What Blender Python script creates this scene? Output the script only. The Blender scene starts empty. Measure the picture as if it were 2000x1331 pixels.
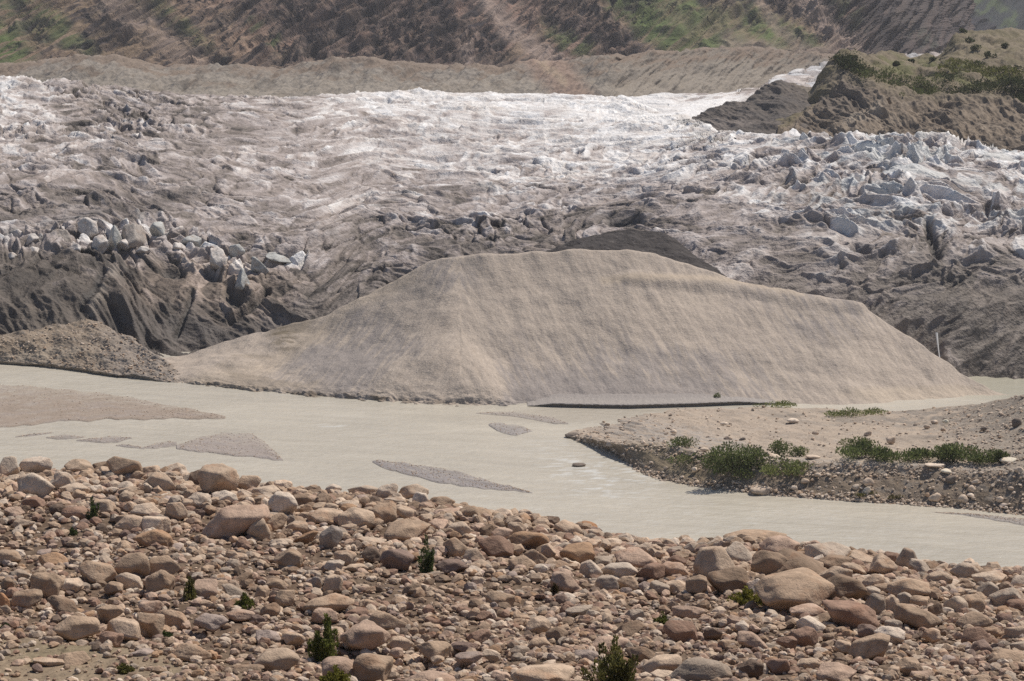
import bpy, math, random
import numpy as np
random.seed(7)
RNG = np.random.default_rng(7)
SC = bpy.context.scene
COL = SC.collection

# ------------------------------------------------------------------ camera, light, exposure
EYE = 60.0                      # eye height over the river, metres
FPX = 4510.0                    # focal length in pixels of a 2000 px wide picture
PITCH = math.atan((665.5 - 20.0) / FPX)
cam = bpy.data.cameras.new("camera")
cam.sensor_width = 36.0
cam.lens = FPX / 2000.0 * 36.0
cam.clip_start = 1.0
cam.clip_end = 9000.0
cam_o = bpy.data.objects.new("camera", cam)
cam_o.location = (0, 0, EYE)
cam_o.rotation_euler = (math.pi / 2 - PITCH, 0, 0)
COL.objects.link(cam_o)
SC.camera = cam_o

SUN_AZ = math.radians(48.0)     # from +Y (away from the camera) towards +X
SUN_EL = math.radians(56.0)
sd = (math.sin(SUN_AZ) * math.cos(SUN_EL), math.cos(SUN_AZ) * math.cos(SUN_EL), math.sin(SUN_EL))
w = bpy.data.worlds.new("World")
SC.world = w
w.use_nodes = True
nt = w.node_tree
sky = nt.nodes.new("ShaderNodeTexSky")
sky.sky_type = 'NISHITA'
sky.sun_disc = False
sky.sun_elevation = SUN_EL
sky.sun_rotation = SUN_AZ
sky.altitude = 2500
sky.air_density = 1.0
sky.dust_density = 2.0
nt.links.new(sky.outputs[0], nt.nodes["Background"].inputs[0])
nt.nodes["Background"].inputs[1].default_value = 0.085
sun = bpy.data.lights.new("sun", 'SUN')
sun.energy = 4.8
sun.angle = math.radians(0.55)
sun.color = (1.0, 0.925, 0.83)
sun_o = bpy.data.objects.new("sun", sun)
from mathutils import Vector, Euler
sun_o.rotation_euler = Vector((-sd[0], -sd[1], -sd[2])).to_track_quat('-Z', 'Y').to_euler()
COL.objects.link(sun_o)
SC.view_settings.view_transform = 'Standard'
SC.view_settings.look = 'None'
SC.view_settings.exposure = 0.0
SC.view_settings.gamma = 1.0
SC.cycles.use_denoising = False      # the air dulls the denoiser's guides and smears the far ice
SC.cycles.use_adaptive_sampling = False
SC.cycles.max_bounces = 6
SC.cycles.volume_bounces = 0

# ------------------------------------------------------------------ numpy noise
_p = np.random.default_rng(11).permutation(1024)
PERM = np.concatenate([_p, _p]).astype(np.int32)
_a = np.random.default_rng(12).random(1024) * 2 * np.pi
GX, GY = np.cos(_a).astype(np.float32), np.sin(_a).astype(np.float32)
RV = np.random.default_rng(13).random((1024, 4)).astype(np.float32)


def _h(ix, iy, seed):
    return PERM[(PERM[(ix + seed * 57) & 1023] + iy + seed * 131) & 1023]


def perlin(x, y, seed=0):
    x = np.asarray(x, np.float32); y = np.asarray(y, np.float32)
    fx, fy = np.floor(x), np.floor(y)
    ix, iy = fx.astype(np.int32), fy.astype(np.int32)
    x = x - fx; y = y - fy
    u = x * x * x * (x * (x * 6 - 15) + 10); v = y * y * y * (y * (y * 6 - 15) + 10)
    def g(dx, dy):
        k = _h(ix + dx, iy + dy, seed)
        return GX[k] * (x - dx) + GY[k] * (y - dy)
    a = g(0, 0); b = g(1, 0); c = g(0, 1); d = g(1, 1)
    return ((a + u * (b - a)) + v * ((c + u * (d - c)) - (a + u * (b - a)))) * 1.5


def fbm(x, y, n=4, seed=0, gain=0.5):
    t = 0; a = 1.0; k = 1.0
    for i in range(n):
        t = t + a * perlin(x * k + i * 7.3, y * k - i * 3.1, seed + i)
        a *= gain; k *= 2.03
    return t


def ridged(x, y, n=4, seed=0, gain=0.5):
    t = 0; a = 1.0; k = 1.0
    for i in range(n):
        q = 1 - np.abs(perlin(x * k + i * 5.7, y * k + i * 2.9, seed + i)) * 1.6
        t = t + a * q * np.abs(q)
        a *= gain; k *= 2.07
    return t


def worley(x, y, seed=0):
    """F1, F2, four random numbers of the nearest cell, and the offset to its centre."""
    fx, fy = np.floor(x), np.floor(y)
    ix, iy = fx.astype(np.int32), fy.astype(np.int32)
    f1 = np.full(x.shape, 9.0, np.float32); f2 = f1.copy()
    kk = np.zeros(x.shape, np.int32)
    ox = np.zeros(x.shape, np.float32); oy = ox.copy()
    for i in (-1, 0, 1):
        for j in (-1, 0, 1):
            k = _h(ix + i, iy + j, seed)
            px = x - (fx + i + RV[k, 0]); py = y - (fy + j + RV[k, 1])
            d = np.sqrt(px * px + py * py)
            n = d < f1
            f2 = np.where(n, f1, np.minimum(f2, d))
            f1 = np.where(n, d, f1); kk = np.where(n, k, kk)
            ox = np.where(n, px, ox); oy = np.where(n, py, oy)
    r = np.random.default_rng(seed + 99).random((1024, 4)).astype(np.float32)[kk]
    return f1, f2, r, ox, oy


def sst(a, b, x):
    t = np.clip((x - a) / (b - a), 0, 1)
    return t * t * (3 - 2 * t)


def blur(a, n, axis):
    if n < 1:
        return a
    k = np.hanning(2 * n + 3)[1:-1]; k /= k.sum()
    pad = [(0, 0), (0, 0)]; pad[axis] = (n, n)
    b = np.pad(a, pad, mode='reflect', reflect_type='odd')
    out = np.zeros_like(a)
    for i, q in enumerate(k):
        out += q * (b[i:i + a.shape[0], :] if axis == 0 else b[:, i:i + a.shape[1]])
    return out

# ------------------------------------------------------------------ where a sight line meets a depth or a height
CP, SP = math.cos(PITCH), math.sin(PITCH)


def tan_of(py):
    v = (665.5 - py) / FPX
    return (SP - v * CP) / (CP + v * SP)       # drop per metre of depth


def u_of(px, py):
    v = (665.5 - py) / FPX
    return ((px - 1000.0) / FPX) / (CP + v * SP)


def at_z(py, z=0.0):                            # (depth, height)
    return ((EYE - z) / tan_of(py), z)


def at_Y(py, Y):
    return (Y, EYE - tan_of(py) * Y)


def point_z(px, py, z=0.0):
    Y, z = at_z(py, z)
    return np.array((u_of(px, py) * Y, Y, z))


def point_Y(px, py, Y):
    Y, z = at_Y(py, Y)
    return np.array((u_of(px, py) * Y, Y, z))


def project(X, Y, Z):
    dz = Z - EYE
    d = Y * CP - dz * SP
    up = Y * SP + dz * CP
    return 1000 + FPX * X / d, 665.5 - FPX * up / d

# ------------------------------------------------------------------ meshes from arrays


def mesh_from(name, V, F, mat, cols=None, smooth=True, parent=None):
    """V (n,3), F (m,3) or (m,4); cols (n,3) vertex albedo."""
    me = bpy.data.meshes.new(name)
    V = np.ascontiguousarray(V, np.float32); F = np.ascontiguousarray(F, np.int32)
    k = F.shape[1]
    me.vertices.add(len(V)); me.vertices.foreach_set("co", V.ravel())
    me.loops.add(F.size); me.loops.foreach_set("vertex_index", F.ravel())
    me.polygons.add(len(F))
    me.polygons.foreach_set("loop_start", np.arange(0, F.size, k, dtype=np.int32))
    me.polygons.foreach_set("use_smooth", np.full(len(F), smooth, bool))
    me.update(calc_edges=True)
    if cols is not None:
        at = me.attributes.new("col", 'FLOAT_COLOR', 'POINT')
        c = np.ones((len(V), 4), np.float32); c[:, :3] = cols
        at.data.foreach_set("color", c.ravel())
    me.materials.append(mat)
    o = bpy.data.objects.new(name, me)
    COL.objects.link(o)
    if parent is not None:
        o.parent = parent
    return o


def grid_faces(nu, nv):
    i = np.arange(nu * nv, dtype=np.int32).reshape(nv, nu)
    return np.stack([i[:-1, :-1], i[:-1, 1:], i[1:, 1:], i[1:, :-1]], -1).reshape(-1, 4)


class Loft:
    """A terrain sheet through station curves: cols = {px: [(Y, z), ...]}; rows run from near to far."""

    def __init__(self, cols, nu, rows, px0=None, px1=None, bu=6, bv=4):
        xs = sorted(cols)
        px0 = xs[0] if px0 is None else px0; px1 = xs[-1] if px1 is None else px1
        self.nu = nu
        pxs = np.linspace(px0, px1, nu)
        K = len(cols[xs[0]])
        v = np.concatenate([np.linspace(i, i + 1, n, endpoint=False) for i, n in enumerate(rows)] + [[K - 1]])
        self.nv = nv = len(v)
        T = np.array([cols[x] for x in xs], float)              # (C, K, 2)
        A = np.empty((nv, nu)); B = np.empty((nv, nu))
        Yk = np.array([np.interp(pxs, xs, T[:, k, 0]) for k in range(K)])
        Zk = np.array([np.interp(pxs, xs, T[:, k, 1]) for k in range(K)])
        i0 = np.minimum(v.astype(int), K - 2); f = (v - i0)[:, None]
        A = Yk[i0] * (1 - f) + Yk[i0 + 1] * f
        B = Zk[i0] * (1 - f) + Zk[i0 + 1] * f
        for q in (0, 1):
            n = bv if q == 0 else bu
            A = blur(A, n, q); B = blur(B, n, q)
        self.Y, self.Z = A, B
        v_ = (B - EYE) / A
        self.X = ((pxs - 1000.0) / FPX)[None, :] * (A * CP - (B - EYE) * SP)
        self.v = np.repeat(v[:, None], nu, 1)
        self.finish()

    def finish(self):
        d = np.sqrt(np.diff(self.Y, axis=0) ** 2 + np.diff(self.Z, axis=0) ** 2)
        s = np.vstack([np.zeros((1, self.nu)), np.cumsum(d, 0)])
        self.S = blur(s, 20, 1) + self.Y[0].mean()
        self.px, self.py = project(self.X, self.Y, self.Z)
        Pu = np.stack(np.gradient(np.stack([self.X, self.Y, self.Z], -1), axis=1), 0)
        Pv = np.stack(np.gradient(np.stack([self.X, self.Y, self.Z], -1), axis=0), 0)
        n = np.cross(Pu, Pv); n /= np.linalg.norm(n, axis=-1, keepdims=True) + 1e-9
        n[n[..., 2] < 0] *= -1
        self.N = n
        self.cols = np.zeros(self.X.shape + (3,))

    def push(self, d, vertical=0.0):
        n = self.N * (1 - vertical) + np.array((0, 0, 1.0)) * vertical
        self.X = self.X + n[..., 0] * d; self.Y = self.Y + n[..., 1] * d; self.Z = self.Z + n[..., 2] * d

    def fill(self, c):
        self.cols[:] = c

    def mix(self, m, c):
        m = np.clip(m, 0, 1)[..., None]
        self.cols = self.cols * (1 - m) + np.array(c) * m

    def mul(self, f):
        self.cols = self.cols * (np.asarray(f)[..., None] if np.ndim(f) else f)

    def build(self, name, mat, kind='structure'):
        V = np.stack([self.X, self.Y, self.Z], -1).reshape(-1, 3)
        self.cols = np.clip(self.cols, 0.01, 0.85)
        o = mesh_from(name, V, grid_faces(self.nu, self.nv), mat, self.cols.reshape(-1, 3))
        o["kind"] = kind
        return o


def ell(L, cx, cy, rx, ry, rot=0.0, soft=0.35):
    """A soft-edged oval patch of ground, given by where its middle lies."""
    a = math.radians(rot); c, s = math.cos(a), math.sin(a)
    x, y = L.px - cx, L.py - cy
    q = np.sqrt(((x * c + y * s) / rx) ** 2 + ((-x * s + y * c) / ry) ** 2)
    return 1 - sst(1 - soft, 1 + soft, q)


def line_mask(L, pts, wid, soft=0.5):
    d = np.full(L.px.shape, 1e9)
    for (x0, y0), (x1, y1) in zip(pts[:-1], pts[1:]):
        dx, dy = x1 - x0, y1 - y0
        t = np.clip(((L.px - x0) * dx + (L.py - y0) * dy) / (dx * dx + dy * dy + 1e-9), 0, 1)
        d = np.minimum(d, np.hypot(L.px - x0 - t * dx, L.py - y0 - t * dy))
    return 1 - sst(wid * (1 - soft), wid * (1 + soft), d)


def idw(L, pts, power=3.0):
    """Smooth blend of values given at points of the ground: [(px, py, value...)]."""
    num = 0; den = 0
    for p in pts:
        wgt = 1.0 / ((((L.px - p[0]) / 1.6) ** 2 + (L.py - p[1]) ** 2) + 200.0) ** (power / 2)
        num = num + wgt[..., None] * np.array(p[2:], float); den = den + wgt
    return num / den[..., None]

# ------------------------------------------------------------------ materials


def N(nt, kind, **kw):
    n = nt.nodes.new(kind)
    for k, v in kw.items():
        setattr(n, k, v)
    return n


def ground_mat(name, speck=3.0, amt=0.25, bumps=((2.0, 0.12), (9.0, 0.03)), rough=0.95, stretch=(1, 1, 1), spec=0.15, rot=0.0):
    """Vertex albedo 'col' broken up by fine noise, with a bump of two or three sizes."""
    m = bpy.data.materials.new(name); m.use_nodes = True
    t = m.node_tree; b = t.nodes["Principled BSDF"]
    b.inputs["Roughness"].default_value = rough
    b.inputs["Specular IOR Level"].default_value = spec
    a = N(t, "ShaderNodeAttribute", attribute_name="col")
    g = N(t, "ShaderNodeNewGeometry")
    mp = N(t, "ShaderNodeMapping"); mp.inputs["Scale"].default_value = stretch; mp.inputs["Rotation"].default_value = (0, 0, rot)
    t.links.new(g.outputs["Position"], mp.inputs[0])
    n1 = N(t, "ShaderNodeTexNoise"); n1.inputs["Scale"].default_value = speck; n1.inputs["Detail"].default_value = 6; n1.inputs["Roughness"].default_value = 0.7
    t.links.new(mp.outputs[0], n1.inputs[0])
    r = N(t, "ShaderNodeMapRange"); r.inputs[1].default_value = 0.25; r.inputs[2].default_value = 0.75
    r.inputs[3].default_value = 1 - amt; r.inputs[4].default_value = 1 + amt
    t.links.new(n1.outputs[0], r.inputs[0])
    mx = N(t, "ShaderNodeVectorMath", operation='SCALE')
    t.links.new(a.outputs["Color"], mx.inputs[0]); t.links.new(r.outputs[0], mx.inputs["Scale"])
    t.links.new(mx.outputs[0], b.inputs["Base Color"])
    prev = None
    for sc, dist in bumps:
        nn = N(t, "ShaderNodeTexNoise"); nn.inputs["Scale"].default_value = sc; nn.inputs["Detail"].default_value = 4; nn.inputs["Roughness"].default_value = 0.65
        t.links.new(mp.outputs[0], nn.inputs[0])
        bp = N(t, "ShaderNodeBump"); bp.inputs["Strength"].default_value = 1.0; bp.inputs["Distance"].default_value = dist
        t.links.new(nn.outputs[0], bp.inputs["Height"])
        if prev:
            t.links.new(prev.outputs[0], bp.inputs["Normal"])
        prev = bp
    if prev:
        t.links.new(prev.outputs[0], b.inputs["Normal"])
    return m


M_ICE = ground_mat("glacier ice", speck=0.9, amt=0.22, bumps=((0.5, 0.5), (2.0, 0.14)), rough=0.75, spec=0.25)
M_ROCKFACE = ground_mat("mountain rock", speck=0.9, amt=0.2, bumps=((0.6, 0.35), (2.0, 0.15)), rough=0.95)
M_TILL = ground_mat("moraine till", speck=0.8, amt=0.28, bumps=((0.5, 0.4), (2.5, 0.12)), rough=0.97)
M_GRAVEL = ground_mat("gravel", speck=4.0, amt=0.3, bumps=((1.5, 0.12), (6.0, 0.06)), rough=0.97)
M_SCREE = ground_mat("scree", speck=3.2, amt=0.2, bumps=((1.5, 0.14), (4.0, 0.1)), rough=0.97)
M_DIRT = ground_mat("terrace dirt", speck=6.0, amt=0.35, bumps=((4.0, 0.06), (18.0, 0.025)), rough=0.97)

# ------------------------------------------------------------------ ground sheet to the horizon
def sheet(name, x0, x1, y0, y1, z, col, mat, nu=60, nv=60):
    X, Y = np.meshgrid(np.linspace(x0, x1, nu), np.linspace(y0, y1, nv))
    V = np.stack([X, Y, np.full_like(X, z) + fbm(X / 300, Y / 300, 3, 5) * 0.5], -1).reshape(-1, 3)
    o = mesh_from(name, V, grid_faces(nu, nv), mat, np.tile(col, (nu * nv, 1)))
    o["kind"] = 'structure'
    return o


sheet("ground", -4500, 4500, -1500, 7000, -4.0, (0.28, 0.23, 0.19), M_GRAVEL)

# ------------------------------------------------------------------ river
def river():
    cols = {}
    for px in (-500, 0, 500, 1000, 1500, 2000, 2500):
        cols[px] = [(110, 0.0), (190, 0), (260, 0), (330, 0), (405, 0)]
    L = Loft(cols, 360, (30, 90, 110, 90), bu=0, bv=0)
    L.fill((0.525, 0.482, 0.398))
    n = fbm(L.X / 30, L.Y / 14, 4, 41)
    L.mul(1 + 0.07 * n + .07 * fbm(L.X / 12 + L.Y / 22, (L.Y + L.X * .28) / 2.2, 5, 42, .6))
    foam = np.maximum(ell(L, 1170, 930, 110, 40, 8), ell(L, 1090, 880, 80, 25, 0) * 0.4)
    st = fbm(L.X / 3.0 + L.Y / 9, L.Y / 1.3, 4, 43, .6)
    L.mix(sst(0.1, 0.6, st) * foam * 1.0, (0.66, 0.65, 0.60))
    L.mix(ell(L, 645, 832, 26, 4) * sst(-0.2, 0.5, st) * 0.8, (0.66, 0.65, 0.60))
    L.mix(ell(L, 1300, 1010, 500, 50, 6) * sst(0.45, 0.9, st) * 0.3, (0.66, 0.65, 0.60))
    L.mix(ell(L, 1950, 755, 120, 25) * 0.7, (0.40, 0.385, 0.30))
    L.mix(ell(L, 1180, 806, 240, 16, -2) * 0.45, (0.42, 0.37, 0.30))
    m = bpy.data.materials.new("silty river water"); m.use_nodes = True
    t = m.node_tree; b = t.nodes["Principled BSDF"]
    a = N(t, "ShaderNodeAttribute", attribute_name="col")
    t.links.new(a.outputs["Color"], b.inputs["Base Color"])
    b.inputs["Roughness"].default_value = 0.22
    b.inputs["IOR"].default_value = 1.33
    g = N(t, "ShaderNodeNewGeometry")
    mp = N(t, "ShaderNodeMapping"); mp.inputs["Scale"].default_value = (0.55, 1.0, 1); mp.inputs["Rotation"].default_value = (0, 0, 0.35)
    t.links.new(g.outputs["Position"], mp.inputs[0])
    prev = None
    for sc, d in ((0.35, 0.3), (1.2, 0.2), (3.5, 0.07)):
        nn = N(t, "ShaderNodeTexNoise"); nn.inputs["Scale"].default_value = sc; nn.inputs["Detail"].default_value = 3
        t.links.new(mp.outputs[0], nn.inputs[0])
        bp = N(t, "ShaderNodeBump"); bp.inputs["Distance"].default_value = d; bp.inputs["Strength"].default_value = 1
        t.links.new(nn.outputs[0], bp.inputs["Height"])
        if prev:
            t.links.new(prev.outputs[0], bp.inputs["Normal"])
        prev = bp
    t.links.new(prev.outputs[0], b.inputs["Normal"])
    L.build("river", m)


river()

# ------------------------------------------------------------------ mountain sides
def mountain():
    def col(d):
        return [at_Y(175, 1260 + d), at_Y(110, 1300 + d), at_Y(0, 1365 + d), at_Y(-160, 1460 + d), at_Y(-700, 1800 + d), at_Y(-1000, 2300 + d)]
    cols = {-500: col(-20), 0: col(0), 500: col(10), 900: col(0), 1200: col(20), 1500: col(30), 1640: col(30), 1720: col(70), 1800: col(190), 1900: col(420)}
    L = Loft(cols, 900, (50, 220, 120, 60, 20), bu=30, bv=10)
    X, S = L.X, L.S
    a = X - S * 0.62                       # ribs and gullies run down to the right
    w1 = fbm(X / 60, S / 60, 3, 61)
    big = ridged(a / 85 + w1 * 0.35, S / 240, 4, 62)
    r2 = ridged(a / 19 + w1 * 0.25, S / 95 + w1 * .3, 5, 64, .55)
    crag = idw(L, [(0, 20, .5), (120, 60, .4), (250, 20, .75), (330, 60, .35), (450, 90, .5), (560, 30, .9), (650, 70, .9), (760, 60, 1.0), (850, 70, 1.1), (930, 100, 1.0), (960, 30, .4),
                   (1020, 90, .25), (1080, 30, .8), (1150, 70, .7), (1190, 100, .9), (1250, 20, .8), (1320, 60, .2), (1400, 20, .55), (1450, 80, .15), (1560, 60, .25), (1620, 40, 1.0), (1720, 60, 1.0), (1780, 100, .4), (900, -150, .8), (1500, -150, .8), (200, -150, .8)], 2.5)[..., 0]
    f1, f2, rr, ox, oy = worley(a / 9.0 + w1 * 0.4, S / 42.0, 66)
    d = (big - 0.8) * 5.0 + crag * ((r2 - 0.8) * 7.0 + (rr[..., 0] - 0.5) * 2.2 + fbm(a / 4, S / 34, 5, 67, .6) * 1.3)
    q1, q2, qq, qx, qy = worley(a / 5.0 + w1 * .2, S / 30.0, 69)
    d = d + crag * (1 - sst(1660, 1720, L.px)) * ((qq[..., 0] - .5) * 2.2 + qx * (qq[..., 1] - .2) * 3.2 - sst(.15, 0, q2 - q1) * .8)
    d = d + fbm(a / 7, S / 40, 4, 68) * 0.4
    gully = 0
    for pts, wd in (([(255, -30), (320, 45), (390, 90), (440, 125)], 15), ([(540, -20), (590, 50), (630, 120)], 9), ([(775, -30), (795, 40), (810, 80), (825, 130)], 13), ([(835, -30), (870, 60), (895, 125)], 12), ([(690, -20), (730, 60), (750, 120)], 8), ([(900, -20), (950, 60), (985, 105)], 14),
                    ([(1590, -30), (1640, 40), (1700, 105)], 16), ([(1680, -30), (1730, 60), (1760, 115)], 20), ([(1150, 55), (1200, 95), (1250, 120)], 17), ([(1040, -10), (1090, 50), (1150, 80)], 10), ([(1420, -20), (1470, 30)], 10), ([(1490, -20), (1530, 20)], 8), ([(30, -10), (60, 40), (70, 70)], 16), ([(170, 30), (240, 70)], 12), ([(120, 90), (190, 100)], 7), ([(650, 40), (690, 90)], 9), ([(1190, -10), (1240, 20)], 9)):
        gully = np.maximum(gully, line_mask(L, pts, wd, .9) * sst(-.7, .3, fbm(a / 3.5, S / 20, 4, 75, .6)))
    L.push(d - gully * 2.5)
    L.fill((0.285, 0.192, 0.152))
    n = fbm(a / 30, S / 90, 4, 70); n2 = fbm(a / 6, S / 60, 5, 71, .6)
    L.mix(sst(0.0, 0.7, n) * 0.5, (0.20, 0.165, 0.11))
    L.mix(ell(L, 170, 40, 300, 110, 15, .6) * .6, (.20, .158, .095))
    L.mix(ell(L, 1390, 45, 240, 80, 15, .6) * .7, (.165, .152, .085))
    n3 = fbm(a / 2.4, S / 22, 5, 72, .6)
    L.mix(sst(0.35, 0.7, crag + n2 * 0.5 + n3 * .25) * 0.8, (0.115, 0.088, 0.078))
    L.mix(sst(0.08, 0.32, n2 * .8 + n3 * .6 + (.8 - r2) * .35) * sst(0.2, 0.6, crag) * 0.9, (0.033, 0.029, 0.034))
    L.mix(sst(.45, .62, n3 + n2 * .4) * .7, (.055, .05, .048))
    L.mix(sst(0.2, 0.6, n3 - n2 * .4) * .4, (0.30, 0.225, 0.175))
    for cx, cy, rx, ry, rot, k in ((0, 90, 60, 50, 30, .75), (110, 50, 110, 20, 40, .45), (330, 30, 120, 14, 38, .4), (520, 75, 35, 16, 35, .5), (1120, 80, 60, 18, 30, .5), (1270, 45, 120, 26, 32, .8), (1380, 85, 60, 12, 30, .6),
                                  (1330, 10, 70, 20, 30, .6), (1490, 55, 50, 18, 40, .95), (1430, 95, 60, 10, 25, .5), (1560, 70, 70, 14, 40, .45), (1660, 25, 40, 14, 40, .4), (1800, 75, 40, 14, 45, .5), (30, 20, 80, 14, 40, .35)):
        L.mix(ell(L, cx, cy, rx, ry, rot, 0.6) * sst(-0.6, 0.2, n2 + 0.2 * n) * min(1, k * 1.45), (0.105, 0.14, 0.05))
    for pts, wd in (([(1215, 10), (1290, 60), (1340, 90)], 24), ([(1270, -10), (1350, 45), (1420, 95)], 20), ([(1465, 20), (1500, 55), (1530, 85)], 20), ([(1390, 20), (1450, 75)], 14), ([(1560, 60), (1600, 95)], 9)):
        L.mix(line_mask(L, pts, wd, .8) * sst(-.7, .3, n3) * .55, (.112, .14, .058))
    for pts, wd, k in (([(925, -30), (960, 20), (1030, 80), (1100, 130), (1150, 200)], 17, .95), ([(1560, -40), (1590, 20), (1640, 70), (1720, 115)], 22, .85), ([(1430, 95), (1560, 115), (1720, 120)], 24, .6),
                       ([(210, 0), (300, 60), (380, 120)], 26, .5), ([(1470, -20), (1520, 50), (1580, 100)], 10, .5), ([(905, 90), (920, 130)], 14, .7)):
        L.mix(line_mask(L, pts, wd, .7) * k * sst(-0.9, 0.1, n2 * .7 + .3), (0.30, 0.235, 0.20))
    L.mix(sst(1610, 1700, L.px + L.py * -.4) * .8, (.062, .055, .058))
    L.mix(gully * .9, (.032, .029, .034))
    L.mul(1 + .12 * fbm(X / 1.1, S / 1.4, 3, 76, .65))
    L.mul((1 + 0.2 * fbm(a / 1.6, S / 16.0, 4, 73, .6)) * (1 + crag * (1 - sst(1640, 1720, L.px)) * (qq[..., 3] - .5) * .5))
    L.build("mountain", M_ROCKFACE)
    # the next mountain, a good way up the valley
    def col2(d):
        return [at_Y(180, 1800 + d), at_Y(90, 1860 + d), at_Y(0, 1940 + d), at_Y(-160, 2080 + d), at_Y(-800, 2700 + d), at_Y(-1100, 3300 + d)]
    L = Loft({1500: col2(0), 1750: col2(0), 1860: col2(120), 2000: col2(250), 2500: col2(200)}, 360, (40, 120, 60, 40, 20), bu=15, bv=8)
    X, S = L.X, L.S
    a = X - S * 0.55
    crag = 1 - sst(1860, 1900, L.px - (L.py * 0.9))
    L.push((ridged(a / 110, S / 300, 4, 81) - .8) * 10 + crag * (ridged(a / 36, S / 80, 4, 82) - .8) * 9)
    L.fill((0.036, 0.044, 0.05))
    n2 = fbm(a / 14, S / 40, 4, 84)
    L.mix(crag * .8 + n2 * .4, (0.04, 0.04, 0.052))
    L.mix(ell(L, 1940, 30, 70, 25, 40) * sst(-.4, .4, n2), (0.075, 0.10, 0.055))
    L.build("mountain", M_ROCKFACE)


mountain()

# ------------------------------------------------------------------ lateral moraine wall behind the ice
def moraine_wall():
    crest = {-400: 135, 0: 128, 60: 122, 150: 112, 230: 113, 330: 132, 430: 124, 540: 134, 650: 114, 760: 124, 860: 130, 1000: 128, 1100: 118, 1200: 108, 1300: 104, 1430: 94, 1560: 102, 1700: 112, 1800: 120}
    cols = {}
    for px, cy in crest.items():
        far = np.interp(px, [1200, 1700], [0, 260])
        cols[px] = [at_Y(235 - far * .2, 850 + far), at_Y(198 - far * .17, 880 + far), at_Y(cy + 30, 905 + far), at_Y(cy, 925 + far), at_Y(cy + 4, 950 + far), at_Y(cy + 16, 1000 + far)]
    L = Loft(cols, 1000, (8, 70, 60, 20, 10), bu=4, bv=3)
    X, S = L.X, L.S
    w1 = fbm(X / 25, S / 25, 3, 91)
    g = ridged((X - S * .45) / 6.0 + w1 * .2, S / 40, 4, 92)
    face = sst(0.6, 1.6, L.v) * (1 - sst(3.0, 3.6, L.v))
    L.push((g - .9) * 1.1 * face + fbm((X - S * .4) / 13, S / 30, 5, 93, .6) * 1.7 * sst(.3, 1, L.v))
    L.fill((0.27, 0.24, 0.208))
    n = fbm(X / 16, S / 9, 4, 94); n2 = fbm((X - S * .35) / 4, S / 16, 4, 95)
    L.mix(sst(0, .6, n) * .6, (0.27, 0.23, 0.185))
    L.mix(sst(.15, .6, n2) * .5, (0.22, 0.19, 0.16))
    L.mix(sst(1020, 1250, L.px) * .75, (0.215, 0.185, 0.155))
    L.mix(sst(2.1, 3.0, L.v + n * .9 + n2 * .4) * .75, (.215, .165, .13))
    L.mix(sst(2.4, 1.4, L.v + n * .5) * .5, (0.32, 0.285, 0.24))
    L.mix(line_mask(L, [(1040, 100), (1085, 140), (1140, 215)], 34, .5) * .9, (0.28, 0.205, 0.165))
    L.mix(line_mask(L, [(1050, 115), (1100, 160)], 8, .8) * .5, (0.36, 0.29, 0.21))
    for cx, cy, rx, ry in ((175, 128, 10, 14), (395, 152, 12, 14), (445, 140, 18, 10), (362, 168, 8, 10), (655, 132, 13, 12), (1380, 135, 22, 10), (1320, 178, 40, 8), (1230, 140, 24, 8), (1590, 118, 30, 6)):
        L.mix(ell(L, cx, cy, rx, ry, 30, .7) * sst(-.5, .2, n2) * .8, (0.14, 0.125, 0.11))
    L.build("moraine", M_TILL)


moraine_wall()

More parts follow.
